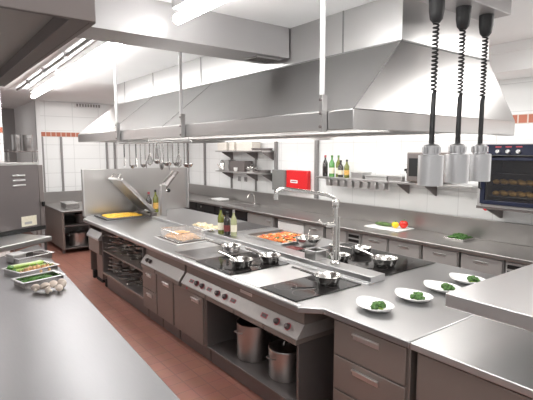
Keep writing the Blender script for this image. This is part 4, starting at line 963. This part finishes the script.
st = G().box(-.34, -.0035, .075, -.13, -.0005, .20).build('data_sticker', 'label', mc); G().box(-.30, -.0045, .10, -.20, -.0037, .13).build('sticker_print', 'front_grey', st)
G().tube([(-.03, -.02, .30), (-.03, -.02, .36)], .018, 10).build('black_latch', 'black', mc)
mb = thing('machine_top_box', 'dark brown box standing on the grey machine at the left picture edge', 'box', (.84, 6.32, 1.768), math.radians(27))
G().box(-.8, .02, 0, -.04, .4, .20).build('body', 'machine', mb, .008); G().box(-.8, .01, .2003, -.03, .41, .225).build('lid', 'front', mb, .004)

# ------------------------------------------------------------------ rack with pots in the passage
rk = thing('storage_rack', 'steel storage rack seen through the passage with pots on top', 'rack', (1.6, 9.8, 0))
for x, y in ((1.36, 9.62), (1.84, 9.62), (1.36, 10.0), (1.84, 10.0)): G(rk).tube([(x, y, 0), (x, y, 1.93)], .014, 8).build('post', 'steel', rk)
for z in (.4, .95, 1.45, 1.90): G(rk).box(1.34, 9.60, z - .02, 1.86, 10.02, z).build('shelf', 'dark_steel', rk, .003)
stockpot('left tall steel pot on the passage storage rack', (1.53, 9.80, 1.901), .085, .30, 'pots on the passage rack').rotation_euler = (0, 0, PI / 2)
stockpot('right tall steel pot on the passage storage rack', (1.73, 9.80, 1.901), .085, .30, 'pots on the passage rack').rotation_euler = (0, 0, PI / 2)
shallow('dark frying pan on the second shelf of the passage rack', (1.62, 9.80, 1.451))
# small open work table against the far wall
wk = thing('far_work_table', 'open steel work table with upstand against the far tiled wall', 'table', (2.6, 9.6, 0))
G(wk).box(2.05, 8.85, .77, 3.5, 10.43, .80).build('table_top', 'wall_steel', wk, .005)
G(wk).box(2.05, 10.40, .8005, 3.5, 10.43, 1.04).build('upstand', 'wall_steel', wk, .003)
for xa in (2.06, 3.44): G(wk).box(xa, 8.88, .08, xa + .04, 10.40, .769).build('side_panel', 'front', wk, .003)
G(wk).box(2.10, 8.88, .08, 3.44, 10.40, .10).box(2.10, 8.90, .50, 3.44, 10.40, .52).build('shelf', 'dark_steel', wk, .002)
for x in (2.09, 3.45): G(wk).box(x - .02, 8.95, 0, x + .02, 9.0, .079).box(x - .02, 10.3, 0, x + .02, 10.35, .079).build('foot', 'dark_steel', wk)
tub('steel_insert_pan', 'steel insert pan on the far work table top', 'pan', 2.22, 9.2, 2.46, 9.62, .801, .09, 'steel')
stockpot('large steel pot on the bottom shelf of the far work table', (2.40, 9.15, .101), .16, .24, None, 'steel')
stockpot('dark pot on the middle shelf of the far work table', (2.50, 9.2, .521), .13, .17, None, 'dark_steel')

# ------------------------------------------------------------------ light, world, camera
def area(name, loc, sx, sy, power, rot=(0, 0, 0), col=(1, .98, .95)):
    l = bpy.data.lights.new(name, 'AREA'); l.shape = 'RECTANGLE'; l.size = sx; l.size_y = sy; l.energy = power; l.color = col
    o = bpy.data.objects.new(name, l); C.objects.link(o); o.location = loc; o.rotation_euler = rot; return o
area('aisle_fill', (1.3, .4, 2.9), 2.4, 2.0, 26)  # added fill above the view for smooth light, no real fitting
area('counter_fill', (4.3, 5.0, 2.66), .25, 6.0, 60)  # added fill tucked behind the hood to brighten the wall counter
area('counter_fill_near', (4.3, .8, 2.9), .4, 1.2, 40)  # added unseen fill for the near end of the wall counter
area('far_light', (2.7, 9.1, 2.92), 1.1, .5, 36)
area('door_fill', (.3, 7.2, 2.92), .5, 1.6, 40)  # added fill beyond the left edge to brighten the far end
area('back_room_light', (1.0, 11.5, 2.9), .6, .6, 5)
w = bpy.data.worlds.new('world'); bpy.context.scene.world = w; w.use_nodes = True
w.node_tree.nodes['Background'].inputs[0].default_value = (1, .98, .96, 1); w.node_tree.nodes['Background'].inputs[1].default_value = .6

cam = bpy.data.cameras.new('camera'); co = bpy.data.objects.new('camera', cam); C.objects.link(co)
cam.sensor_width = 36; cam.lens = 457 / 533 * 36; cam.clip_start = .05
co.location = (0, 0, 1.92); co.rotation_euler = (math.radians(90 - 6.24), 0, math.radians(-37.4))
bpy.context.scene.camera = co
vs = bpy.context.scene.view_settings
vs.view_transform = 'Standard'; vs.look = 'None'; vs.exposure = .1; vs.gamma = 1
